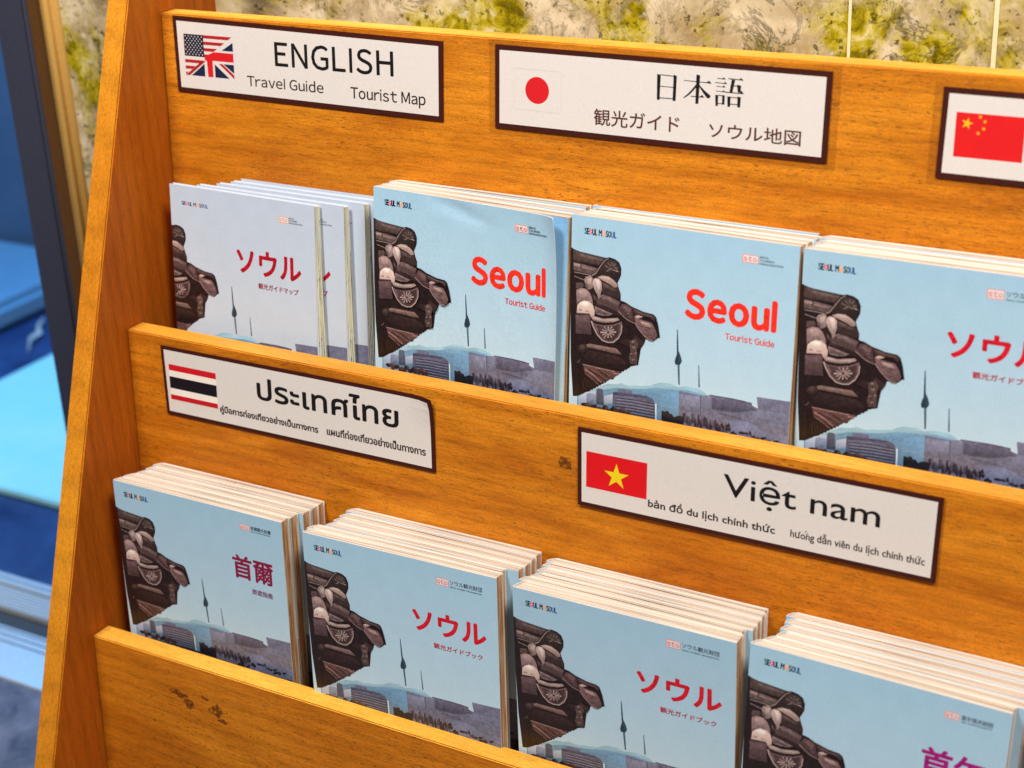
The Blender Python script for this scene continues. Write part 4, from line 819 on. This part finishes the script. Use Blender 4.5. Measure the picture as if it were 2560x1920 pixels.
# ------------------------------------------------------------------ booklets
BW, BH = .132, .190
def artwork(kind, mapped=False):
    P = Print(.008)
    W, H = (112.0, 182.0) if mapped else (132.0, 190.0)
    top, low = ((186, 198, 217), (200, 211, 226)) if mapped else ((160, 197, 222), (190, 217, 234))
    def sky(u, v): k = min(1, v/100); return tuple(a*(1-k)+b*k for a, b in zip(top, low))
    n = 16
    V = [(W*i/4, H*j/n) for j in range(n+1) for i in range(5)]
    P.add(V, [(j*5+i, (j+1)*5+i, (j+1)*5+i+1, j*5+i+1) for j in range(n) for i in range(4)], sky)
    sc, du, dv = (1.019, -20.6, 4.96) if mapped else (1, 0, 0)
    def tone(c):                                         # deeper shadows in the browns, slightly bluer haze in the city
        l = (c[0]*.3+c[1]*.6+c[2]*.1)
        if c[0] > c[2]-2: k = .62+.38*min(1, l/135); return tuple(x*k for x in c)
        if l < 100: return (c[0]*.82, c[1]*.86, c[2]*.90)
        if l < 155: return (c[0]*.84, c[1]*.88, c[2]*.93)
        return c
    def tr(p): return (p[0]*sc+du, p[1]*sc+dv)
    def cl(pts):
        R = clip([tr(p) for p in pts], -1, 0, -.05); R = clip(R, 1, 0, W-.05) if R else R
        return clip(R, 0, 1, H-.05) if R else R
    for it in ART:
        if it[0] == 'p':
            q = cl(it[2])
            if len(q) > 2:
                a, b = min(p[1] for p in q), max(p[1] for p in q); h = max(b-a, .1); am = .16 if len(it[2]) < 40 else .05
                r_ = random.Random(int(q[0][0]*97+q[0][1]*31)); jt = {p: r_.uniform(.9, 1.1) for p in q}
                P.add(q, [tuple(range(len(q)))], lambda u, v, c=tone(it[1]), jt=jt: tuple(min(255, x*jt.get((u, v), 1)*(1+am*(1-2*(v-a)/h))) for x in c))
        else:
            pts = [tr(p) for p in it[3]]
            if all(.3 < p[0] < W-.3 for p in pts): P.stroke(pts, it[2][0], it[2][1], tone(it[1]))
    def logo(b, dk=(22, 24, 34)):
        u0, v0, u1, v1 = b; v1 = v0+(v1-v0)*.92
        s = (u1-u0)/12.6
        seq = [('S', 0, 1, (20, 84, 84)), ('E', 1, .95, dk), ('h', 2, 1.1, (232, 92, 128)), ('U', 3.1, 1, dk), ('L', 4.15, .8, dk), ('M', 5.6, 1.2, dk), ('y', 6.95, 1.0, (240, 160, 110)), ('S', 8.3, .95, dk), ('O', 9.3, 1, dk), ('U', 10.4, 1, (52, 92, 170)), ('L', 11.5, .9, (30, 50, 110))]
        for ch, o, wd, cc in seq:
            if ch == 'h': P.poly(heart(u0+(o+.5)*s, (v0+v1)/2, 1.15*s, (v1-v0)*1.05), cc); P.poly(heart(u0+(o+.5)*s, (v0+v1)/2, .5*s, (v1-v0)*.45), (250, 190, 205))
            elif ch == 'y': P.poly(circle(u0+(o+.5)*s, (v0+v1)/2, .55*s, (v1-v0)*.52, 16), cc); P.text('Y', (u0+(o+.2)*s, v0+.1*(v1-v0), u0+(o+.8)*s, v1-.12*(v1-v0)), (250, 214, 180), .02)
            else: P.text(ch, (u0+o*s, v0, u0+(o+wd*.92)*s, v1), cc, .035)
    def sto(b, pale=False):
        u0, v0, u1, v1 = b; c1 = (226, 132, 122) if not pale else (226, 150, 120)
        P.rect(u0, v0, u1, v1, c1); P.rect(u0+.4, v0+.4, u1-.4, v1-.4, (226, 222, 226))
        w_ = (u1-u0-1.2)/3
        for i, ch in enumerate('sto'): P.text(ch, (u0+.7+i*w_, v0+(v1-v0)*(.3 if ch != 't' else .2), u0+.5+(i+.9)*w_, v1-(v1-v0)*.22), c1, .03)
    if mapped:
        logo((9.2, 10.1, 30.8, 12.6)); sto((85.1, 9.8, 92.6, 13.7), True)
        P.text('SEOUL', (92.9, 9.8, 96.9, 10.7), (54, 56, 66), .02); P.text('TOURISM', (92.9, 11.2, 99.0, 12.1), (54, 56, 66), .02); P.text('ORGANIZATION', (92.9, 12.7, 102.9, 13.6), (54, 56, 66), .02)
        P.text('ソウル', (52.0, 34.4, 100.6, 49.8), (176, 16, 34), .036); P.text('観光ガイドマップ', (67.8, 54.9, 98.5, 58.6), (140, 30, 52), .03)
        return P
    logo((8.1, 6.6, 27.9, 10.2))
    if kind == 'en':
        sto((100.9, 8.0, 110.0, 12.4))
        for tx, b in (('SEOUL', (110.5, 8.0, 115.6, 9.1)), ('TOURISM', (110.5, 9.7, 118.4, 10.8)), ('ORGANIZATION', (110.5, 11.4, 123.6, 12.5))): P.text(tx, b, (60, 68, 88), .02)
        P.text('Seoul', (70.4, 31.2, 121.0, 46.8), (240, 50, 34), .056, gap=.15); P.text('Tourist Guide', (93.5, 51.7, 121.2, 55.3), (226, 52, 54), .03, gap=.12)
    elif kind == 'jp':
        sto((92.4, 8.0, 100.6, 12.9))
        P.text('ソウル観光財団', (101.6, 8.1, 122.4, 11.0), (34, 40, 52), .012); P.text('SEOUL TOURISM ORGANIZATION', (101.7, 12.0, 122.3, 12.8), (60, 68, 84), .03)
        P.text('ソウル', (75.6, 31.4, 123.8, 45.0), (206, 24, 42), .042); P.text('観光ガイドブック', (89.0, 50.9, 121.4, 54.4), (176, 28, 48), .03)
    else:
        sto((100.2, 7.8, 107.6, 11.6)); 
        P.text('首爾觀光財團' if kind == 'tw' else '首尔观光财团', (108.4, 7.9, 123.4, 10.5), (34, 40, 52), .014); P.text('SEOUL TOURISM ORGANIZATION', (108.5, 11.2, 123.0, 11.9), (60, 68, 84), .03)
        if kind == 'tw':
            P.text('首爾', (92.3, 30.3, 122.7, 46.0), (136, 24, 64), .026); P.text('旅遊指南', (105.4, 51.4, 121.1, 55.2), (120, 40, 84), .025)
        else:
            P.text('首尔', (92.0, 30.3, 122.7, 46.0), (160, 20, 120), .03); P.text('旅游指南', (105.4, 51.4, 121.1, 55.2), (140, 30, 110), .025)
    return P
def frame_of(x, y, z, tilt, yaw, roll, H):
    X_ = Vector((math.cos(yaw)*math.cos(roll), math.sin(yaw)*math.cos(roll), -math.sin(roll))).normalized()
    D = Vector((-math.sin(roll), -math.sin(tilt), -math.cos(tilt)))
    Z_ = -(D - D.dot(X_)*X_).normalized()
    Y_ = Z_.cross(X_)
    M = Matrix(((X_.x, Y_.x, Z_.x), (X_.y, Y_.y, Z_.y), (X_.z, Y_.z, Z_.z))).to_4x4()
    M.translation = Vector((x, y, z)) - Z_*H
    return M
TK = .0003
def prof(t, inner=0.0):
    a = inner
    return [(BW, a), (.0009, a), (.0003+a, .0003+a*.5), (a, .0009), (.0005+a, .35*t), (.0016+a, .66*t), (.0030+a, .88*t), (.0046+a, t-a), (BW, t-a)]
def cover_mesh(t0, t1, flap=False):
    V, F = [], []
    for z, t in ((0, t0), (BH, t1)):
        V += [(x, y, z) for x, y in prof(t)] + [(x, y, z) for x, y in prof(t, TK)]
    n = len(prof(.007)); s0 = 1 if flap else 0
    for i in range(s0, n-1):
        a, b = i, i+1
        F += [(a, b, b+2*n, a+2*n), (b+n, a+n, a+3*n, b+3*n), (a+2*n, b+2*n, b+3*n, a+3*n), (b, a, a+n, b+n)]
    F += [(s0, s0+2*n, s0+3*n, s0+n), (n-1, 2*n-1, 4*n-1, 3*n-1)]
    return mesh('cover', V, F)
def block_mesh(t0, t1, seed):
    r = random.Random(seed); V, F, MI = [], [], []
    nb = 5; zt = BH-.0004
    cuts = [0]+sorted(r.uniform(.12, .88) for _ in range(nb-1))+[1]
    for i in range(nb):
        c0, c1 = cuts[i], cuts[i+1]
        if c1-c0 < .02: continue
        dz = r.uniform(-.00035, .0001); dx = r.uniform(-.0007, 0)
        b = len(V)
        for z, t in ((.0003, t0), (zt+dz, t1)):
            ya, yb = TK*1.05+(t-2.1*TK)*c0, TK*1.05+(t-2.1*TK)*c1
            xa = .0006+.0040*(c0**2.2); xb = .0006+.0040*(c1**2.2)
            V += [(xa+.0004, ya, z), (BW-.0002+dx, ya, z), (BW-.0002+dx, yb, z), (xb+.0004, yb, z)]
        F += [(b, b+3, b+2, b+1), (b+4, b+5, b+6, b+7), (b, b+1, b+5, b+4), (b+1, b+2, b+6, b+5), (b+2, b+3, b+7, b+6), (b+3, b, b+4, b+7)]
        MI += [0, 0, 0, 1, 0, 0]
    return mesh('pages', V, F, mi=MI)
ART_MESH = {}
def art_mesh(kind):
    if kind not in ART_MESH:
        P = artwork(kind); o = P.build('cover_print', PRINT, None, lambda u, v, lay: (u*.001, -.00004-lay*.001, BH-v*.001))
        ART_MESH[kind] = o.data; bpy.data.objects.remove(o)
    return ART_MESH[kind]
def curl(u, v):                                         # mm: (forward, sideways) offset of the curled front cover
    k = max(0.0, u/132)
    S = k*k*(3.3+4.5*math.exp(-v/24)) + 3.6*max(0.0, (u-116)/16)**2
    f = S*(.64-.20*min(1, v/95)-.24*min(1, max(0, v-98)/30))
    d = abs((v-1.5) - (u-40)*.24)                        # soft crease running down from the top edge
    f2 = f - 1.5*math.exp(-(d/3.8)**2)*max(0, 1-abs(u-64)/30)*max(0, 1-v/20)
    return f2, S-.63*f
def bent_point(u, v, lay):
    f, dx = curl(u, v); return ((u-dx)*.001, -.00006-(f+lay)*.001, BH-v*.001)
def curled_cover(root):
    V, F = [], []; nu, nv = 44, 66
    for o in (-.30, -.55):
        for j in range(nv+1):
            for i in range(nu+1): V.append(bent_point(.9+(132-.9)*i/nu, 190*j/nv, o))
    n = (nu+1)*(nv+1)
    for j in range(nv):
        for i in range(nu):
            a = j*(nu+1)+i; F += [(a, a+nu+1, a+nu+2, a+1), (n+a, n+a+1, n+a+nu+2, n+a+nu+1)]
    for i in range(nu): F += [(i, i+1, n+i+1, n+i), (nv*(nu+1)+i, n+nv*(nu+1)+i, n+nv*(nu+1)+i+1, nv*(nu+1)+i+1)]
    for j in range(nv): a = j*(nu+1)+nu; F.append((a, a+nu+1, n+a+nu+1, n+a))
    link('curled_front_cover', mesh('curled', V, F, smooth=True), WHITE, root)
    P = artwork('en')
    V, F, CL = [], [], []
    for (v, f, c, _, lay) in P.it:
        b = len(V); V += [(a, lay*.02, q) for a, q in v]; F += [tuple(b+i for i in g) for g in f]; CL += c
    m = mesh('curl_print', V, F)
    at = m.color_attributes.new('Col', 'FLOAT_COLOR', 'POINT')
    for i, c in enumerate(CL): at.data[i].color = (*c, 1)
    bm = bmesh.new(); bm.from_mesh(m)
    bmesh.ops.triangulate(bm, faces=bm.faces)
    for u in [10+6*i for i in range(9)]+[64.4+2.5*i for i in range(27)]: bmesh.ops.bisect_plane(bm, geom=bm.verts[:]+bm.edges[:]+bm.faces[:], plane_co=(u, 0, 0), plane_no=(1, 0, 0))
    for u in [2.5*i+2 for i in range(12)]+[36+8*i for i in range(11)]: bmesh.ops.bisect_plane(bm, geom=bm.verts[:]+bm.edges[:]+bm.faces[:], plane_co=(0, 0, u), plane_no=(0, 0, 1))
    for v in bm.verts: v.co = Vector(bent_point(v.co.x, v.co.z, v.co.y+.02))
    bm.to_mesh(m); bm.free()
    for p in m.polygons: p.use_smooth = True
    link('cover_print', m, PRINT, root)
    # the blue first page seen past the curl
    fp_ = Print(.008)
    fp_.add([(1, 1.1), (1, 60), (1, 112), (1, 189), (131, 189), (131, 112), (131, 60), (131, 1.1)], [(0, 1, 6, 7), (1, 2, 5, 6), (2, 3, 4, 5)], lambda u, v: (118, 170, 216) if v < 30 else (150, 190, 218) if v < 80 else (168, 190, 200))
    fp_.rect(60, 116, 131, 160, (70, 58, 52))
    o = fp_.build('first_page', PRINT, root, lambda u, v, lay: (u*.001, TK*.9-lay*.001, BH-v*.001))
_mc = {}
def booklet(kind, x, y, z, tilt, yaw, roll, t0, t1, label, group, curled=False):
    root = empty('guide_booklet', mat=frame_of(x, y, z, tilt, yaw, roll, BH))
    tag(root, label, 'booklet', group)
    k = (round(t0, 5), round(t1, 5), curled)
    if k not in _mc: _mc[k] = cover_mesh(t0, t1, curled); _mc[k].materials.append(COVER)
    link('cover', _mc[k], None, root)
    sd = rnd.randrange(6); kb = (round(t0, 5), round(t1, 5), 'b', sd)
    if kb not in _mc:
        _mc[kb] = block_mesh(t0, t1, sd); _mc[kb].materials.append(PAGES); _mc[kb].materials.append(FORE)
    link('page_block', _mc[kb], None, root)
    if curled: curled_cover(root)
    else: link('cover_print', art_mesh(kind), None, root)
    return root
PN = {0: A[0], 1: A[1]}
def stack(kind, row, q, dxs, ys, tl, names, group, curled=False):
    """a pile leaning on the panel behind: front pose q, offsets in mm"""
    x, y, z, tilt, yaw, roll = q; n = len(dxs)
    T_end = ys[-1]
    tp = A[row]
    for i in range(n):
        f = ys[i]/T_end
        tlt = tilt+(tp-tilt)*f; yw = yaw*(1-f)**1.0; rl = roll*(1-f)
        bx, by = x+dxs[i]*.001, y+ys[i]*.001
        bz = z-(by-y)*math.tan(tlt)*1.0+(rnd.uniform(-.0010, -.0002)-.0006-.0002*i if i else 0)
        room_top = (ys[i+1]-ys[i])*.001
        nt = tilt+(tp-tilt)*(ys[i+1]/T_end)
        room_bot = room_top-(math.tan(nt)-math.tan(tlt))*BH
        booklet(kind, bx, by, bz, tlt, yw, rl, min(.0074, room_bot-.0002), min(.0092, room_top-.0008), names[i], group, curled and i == 0)
ords = ['', 'second', 'third', 'fourth', 'fifth', 'sixth']
def names(front, mid, last, n):
    r = [front]
    for i in range(1, n-1): r.append(mid.format(ords[i]))
    r.append(last); return r
QB = {'B1': (.17711, -.03472, -.08362, .09754, -.04261, .010), 'B2': (.30998, -.03969, -.08317, .09268, -.03882, -.0012), 'B3': (.44352, -.04418, -.0839, .05271, .00327, .00099),
      'C1': (.01656, -.11775, -.27095, .04057, .00353, .0053), 'C2': (.16817, -.12268, -.27082, .05863, .00126, -.01144), 'C3': (.31031, -.12291, -.27159, .0198, -.00358, -.00346), 'C4': (.44963, -.12319, -.26919, .07369, .00432, .02359)}
stack('en', 0, QB['B1'], (0, -2.3, -3.1), (0, 11.5, 20.6, 28.2), None, names('Seoul Tourist Guide with a curled front cover, beside the white maps', '{} guide in the pile behind the curled Seoul cover', 'rearmost guide in the pile behind the curled Seoul cover', 3), 'Seoul Tourist Guide booklets', True)
stack('en', 0, QB['B2'], (0, -.6, 0, -2.3), (0, 10.8, 20.2, 29.2, 37.2), None, names('Seoul Tourist Guide with flat cover at the front of the middle upper pile', '{} booklet of the upper pile with the flat Seoul cover', 'rearmost booklet of the upper pile with the flat Seoul cover', 4), 'Seoul Tourist Guide booklets')
stack('jp', 0, QB['B3'], (0, .5, -.8, -2.0), (0, 9.6, 18.8, 28.0, 36.6), None, names('Japanese guide booklet at the front of the upper right pile', '{} booklet of the upper right pile with Japanese cover', 'rearmost booklet of the upper right pile with Japanese cover', 4), 'Japanese guide booklets in the upper pocket')
stack('tw', 1, QB['C1'], (0, .2, 3.2, 3.6, 2.6), (0, 8.6, 17.4, 26.0, 33.8, 41.4), None, names('Chinese guide with maroon title at the front of the lower left pile', '{} booklet of the lower left pile with maroon Chinese title', 'rearmost booklet of the lower left pile with maroon Chinese title', 5), 'Chinese guide booklets')
stack('jp', 1, QB['C2'], (0, -3.0, 4.5, 4.6, 3.6, 2.8), (0, 8.2, 16.6, 24.6, 32.4, 40.2, 47.6), None, names('Japanese guide at the front of the lower pile next to the maroon Chinese one', '{} booklet of the Japanese pile next to the maroon Chinese one', 'rearmost booklet of the Japanese pile next to the maroon Chinese one', 6), 'Japanese guide booklets in the lower pocket')
stack('jp', 1, QB['C3'], (0, -2.0, 1.5, 1.0, .5, -1.0), (0, 10.6, 18.2, 25.6, 33.0, 40.4, 47.4), None, names('Japanese guide at the front of the third lower pile, below the Vietnamese sign', '{} booklet of the third lower pile below the Vietnamese sign', 'rearmost booklet of the third lower pile below the Vietnamese sign', 6), 'Japanese guide booklets in the lower pocket')
stack('cn', 1, QB['C4'], (0, 3.9, 7.4, 6.6, 6.0, 4.0), (0, 8.0, 16.2, 24.4, 32.4, 40.2, 47.4), None, names('Chinese guide with purple title at the front of the lower right pile', '{} booklet of the lower right pile with purple Chinese title', 'rearmost booklet of the lower right pile with purple Chinese title', 6), 'Chinese guide booklets')
q5 = (.5935, -.1215, -.2700, .05, 0, 0)
booklet('cn', *q5, .0070, .0078, 'blue booklet cut off at the lower right corner of the photo', 'Chinese guide booklets')

# ------------------------------------------------------------------ folded maps
MW, MH = .112, .182
MAPART = None
def fold_map(x, y, z, tilt, yaw, roll, label, t0, t1, fan):
    global MAPART
    root = empty('folded_map', mat=frame_of(x, y, z, tilt, yaw, roll, MH))
    tag(root, label, 'map', 'folded Japanese maps')
    def sheet(name, ya0, ya1, th, w0, w1, mats, top=0.0):
        V, F = [], []; n = 8
        for (ya, w, zz) in ((ya0, w0, 0.0), (ya1, w1, MH-top)):
            V += [(0, ya, zz), (w, ya, zz), (w, ya+th, zz), (0, ya+th, zz)]
        F = [(0, 3, 2, 1), (4, 5, 6, 7), (0, 1, 5, 4), (1, 2, 6, 5), (2, 3, 7, 6), (3, 0, 4, 7)]
        m = mesh(name, V, F, mi=[0, 0, 0, 1, 0, 0] if len(mats) > 1 else None)
        return link(name, m, mats, root)
    sheet('front_panel', 0, 0, .0002, MW, MW, [MAPCOVER])
    nf = 4
    for i in range(nf):
        k0 = .0004+(t0-.0008)*i/nf; k1 = .0003+(t1-.0005)*i/nf
        sheet('fold', k0, k1, (t1-.0006)/nf*.8, MW-.0002+fan*(i+1)/nf*1.0, MW-.0003+fan*.2*(i+1)/nf, [MAPCOVER, MAPEDGE], .0006+.0002*(i % 2))
    # slanted printed faces between the folds, seen along the right side
    V = [(MW-.0002, .0002, 0), (MW+fan, t0-.0003, 0), (MW+fan*.2, t1-.0002, MH-.0007), (MW-.0002, .0002, MH-.0007)]
    V += [(a-.0003, b+.0002, c) for a, b, c in V]
    link('printed_fold_side', mesh('fold_side', V, [(0, 1, 2, 3), (7, 6, 5, 4), (0, 3, 7, 4), (3, 2, 6, 7), (2, 1, 5, 6), (1, 0, 4, 5)]), MAPEDGE, root)
    sheet('rear_panel', t0-.0002, t1-.0002, .0002, MW+fan*.9, MW+fan*.2, [MAPCOVER])
    if MAPART is None:
        P = artwork('map', True); o = P.build('cover_print', PRINT, None, lambda u, v, lay: (u*.001, -.00004-lay*.001, MH-v*.001)); MAPART = o.data; bpy.data.objects.remove(o)
    link('cover_print', MAPART, None, root)
for (dx, y, dz, yaw, rl, lb, f) in ((.0183, -.0320, 0, .003, .017, 'white folded Japanese map at the front of the upper left pocket', .0072),
                                  (.0362, -.0268, -.0003, .004, .012, 'second white folded map, just behind the front one', .0058),
                                  (.0470, -.0205, .0000, .004, .006, 'third white folded map, showing only a strip of blank cover', .0042),
                                  (.0545, -.0155, .0007, .003, .004, 'fourth white folded map, close to the pile of Seoul guides', .0020),
                                  (.0590, -.0108, .0016, .002, .003, 'rearmost white folded map against the back board', .0010)):
    tl = .0900 if y < -.03 else .086
    fold_map(dx, y, -.10016+dz, tl, yaw, rl, lb, .0044, .0036, f)

# ------------------------------------------------------------------ marble wall and door frame behind
YW = .100
wall = empty('marble_wall', (.4, YW, FLOOR)); tag(wall, 'yellow green marble tiled wall behind the wooden rack', 'wall')
def wp(name, me, mat): o = link(name, me, mat, wall); o.location = (-.4, -YW, -FLOOR); return o
for (a, b) in ((-.1865, .4138), (.4158, .4944), (.4972, 1.10), (1.1024, 1.70)):
    V, F = [], []; box(V, F, a, b, YW, YW+.018, FLOOR, .70)
    m = mesh('tile', V, F); bevel(m, .0005, 1); wp('marble_tile', m, MARBLE)
for (a, b) in ((.4138, .4158), (.4944, .4972), (1.10, 1.1024)):
    V, F = [], []; box(V, F, a+.0001, b-.0001, YW+.0006, YW+.018, FLOOR, .70); wp('joint_strip', mesh('joint', V, F), GROUT)
V, F = [], []; box(V, F, -.187, 1.70, YW+.0185, YW+.16, FLOOR, .70); wp('wall_core', mesh('core', V, F), GROUT)
def post(name, x0, x1, y0, y1, mat, label, cat, r=.001, seg=2):
    V, F = [], []; cx, cy = (x0+x1)/2, (y0+y1)/2
    box(V, F, x0-cx, x1-cx, y0-cy, y1-cy, 0, .70-FLOOR)
    m = mesh(name, V, F); bm = bmesh.new(); bm.from_mesh(m)
    bmesh.ops.bevel(bm, geom=[e for e in bm.edges if abs(e.verts[0].co.z-e.verts[1].co.z) > .5], offset=r, segments=seg, affect='EDGES')
    bm.to_mesh(m); bm.free()
    for p in m.polygons: p.use_smooth = r > .003
    o = link(name, m, mat); o.location = (cx, cy, FLOOR); return tag(o, label, cat)
post('corner_trim', -.2036, -.1872, .0935, .1185, GOLD, 'rounded ochre trim running down the edge of the marble wall', 'trim', .0045, 5)
post('bronze_frame', -.2190, -.2042, .0990, .1300, BRONZE, 'dark bronze strip between the ochre trim and the slate post', 'frame')
post('door_post', -.2535, -.2196, .0975, .1450, SLATE, 'slate grey metal door post beside the blue lit area', 'post', .003, 3)

# ------------------------------------------------------------------ floors and the blue-lit area beyond the post
def sheet(name, x0, x1, y0, y1, z0, z1, mat, kind='structure', label=None, cat=None, bv=0):
    V, F = [], []; cx, cy = (x0+x1)/2, (y0+y1)/2
    box(V, F, x0-cx, x1-cx, y0-cy, y1-cy, 0, z1-z0)
    m = mesh(name, V, F)
    if bv: bevel(m, bv)
    o = link(name, m, mat); o.location = (cx, cy, z0); return tag(o, label, cat, None, kind)
sheet('floor', -3.5, 3.0, -4.0, .1485, FLOOR-.06, FLOOR-.0005, STONE)
sheet('blue_floor', -3.5, 3.0, .3035, 6.0, FLOOR-.06, FLOOR-.0005, NAVY)
sill = empty('door_threshold', (-.6, .15, FLOOR)); tag(sill, 'ribbed metal sliding door threshold on the floor at lower left', 'threshold')
def sp(name, y0, y1, z0, z1, mat, bv=0.0):
    V, F = [], []; box(V, F, -1.4, 1.2, y0-.15, y1-.15, z0, z1); m = mesh(name, V, F)
    if bv: bevel(m, bv, 1)
    return link(name, m, mat, sill)
sp('base_plate', .149, .303, -.05, -.004, DARKGAP)
sp('outer_rail', .2865, .303, -.004, .004, ALU, .001)
sp('inner_groove', .2930, .2945, .0035, .0046, DARKGAP)
for i in range(7):
    y = .2495+i*.0048; sp('rib', y, y+.0030, -.004, .0035, ALU, .0006)
sp('inner_plate', .149, .2225, -.004, .002, ALU, .001)
for y in (.1985, .2080, .2165): sp('score_line', y, y+.0012, .0021, .0028, DARKGAP)
for (x, y, l) in ((.248, .0185, .036), (.290, .0172, .014), (.306, .0180, .022)):
    V, F = [], []; box(V, F, x, x+l, y, y+.005, .0021, .0027); link('slot', mesh('slot', V, F), DARKGAP, sill)
sheet('cyan_slab', -1.015, 1.0, .448, 1.09, FLOOR, FLOOR+.010, CYAN, None, 'pale cyan glowing floor slab beyond the door post', 'slab', .002)
sheet('blue_step', -3.0, -1.165, .32, 1.10, FLOOR, FLOOR+.045, STEP, None, 'light blue raised step in the blue lit area at far left', 'step', .012)
sheet('blue_wall', -3.5, 3.0, 1.105, 1.25, FLOOR, 2.2, BLUEWALL)
# thin white strip added as a painted glint on the dark floor
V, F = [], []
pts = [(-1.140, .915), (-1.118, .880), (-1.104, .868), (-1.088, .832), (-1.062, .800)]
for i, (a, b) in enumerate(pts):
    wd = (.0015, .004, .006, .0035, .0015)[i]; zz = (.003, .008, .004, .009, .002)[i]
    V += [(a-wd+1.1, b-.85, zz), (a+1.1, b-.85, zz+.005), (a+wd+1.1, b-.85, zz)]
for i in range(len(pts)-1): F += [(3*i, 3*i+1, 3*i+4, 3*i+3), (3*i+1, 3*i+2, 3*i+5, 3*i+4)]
o = link('glint_strip', mesh('glint_strip', V, F), WHITE); o.location = (-1.1, .85, FLOOR+.001)
tag(o, 'thin pale strip standing for a glint on the dark blue floor', 'glint')
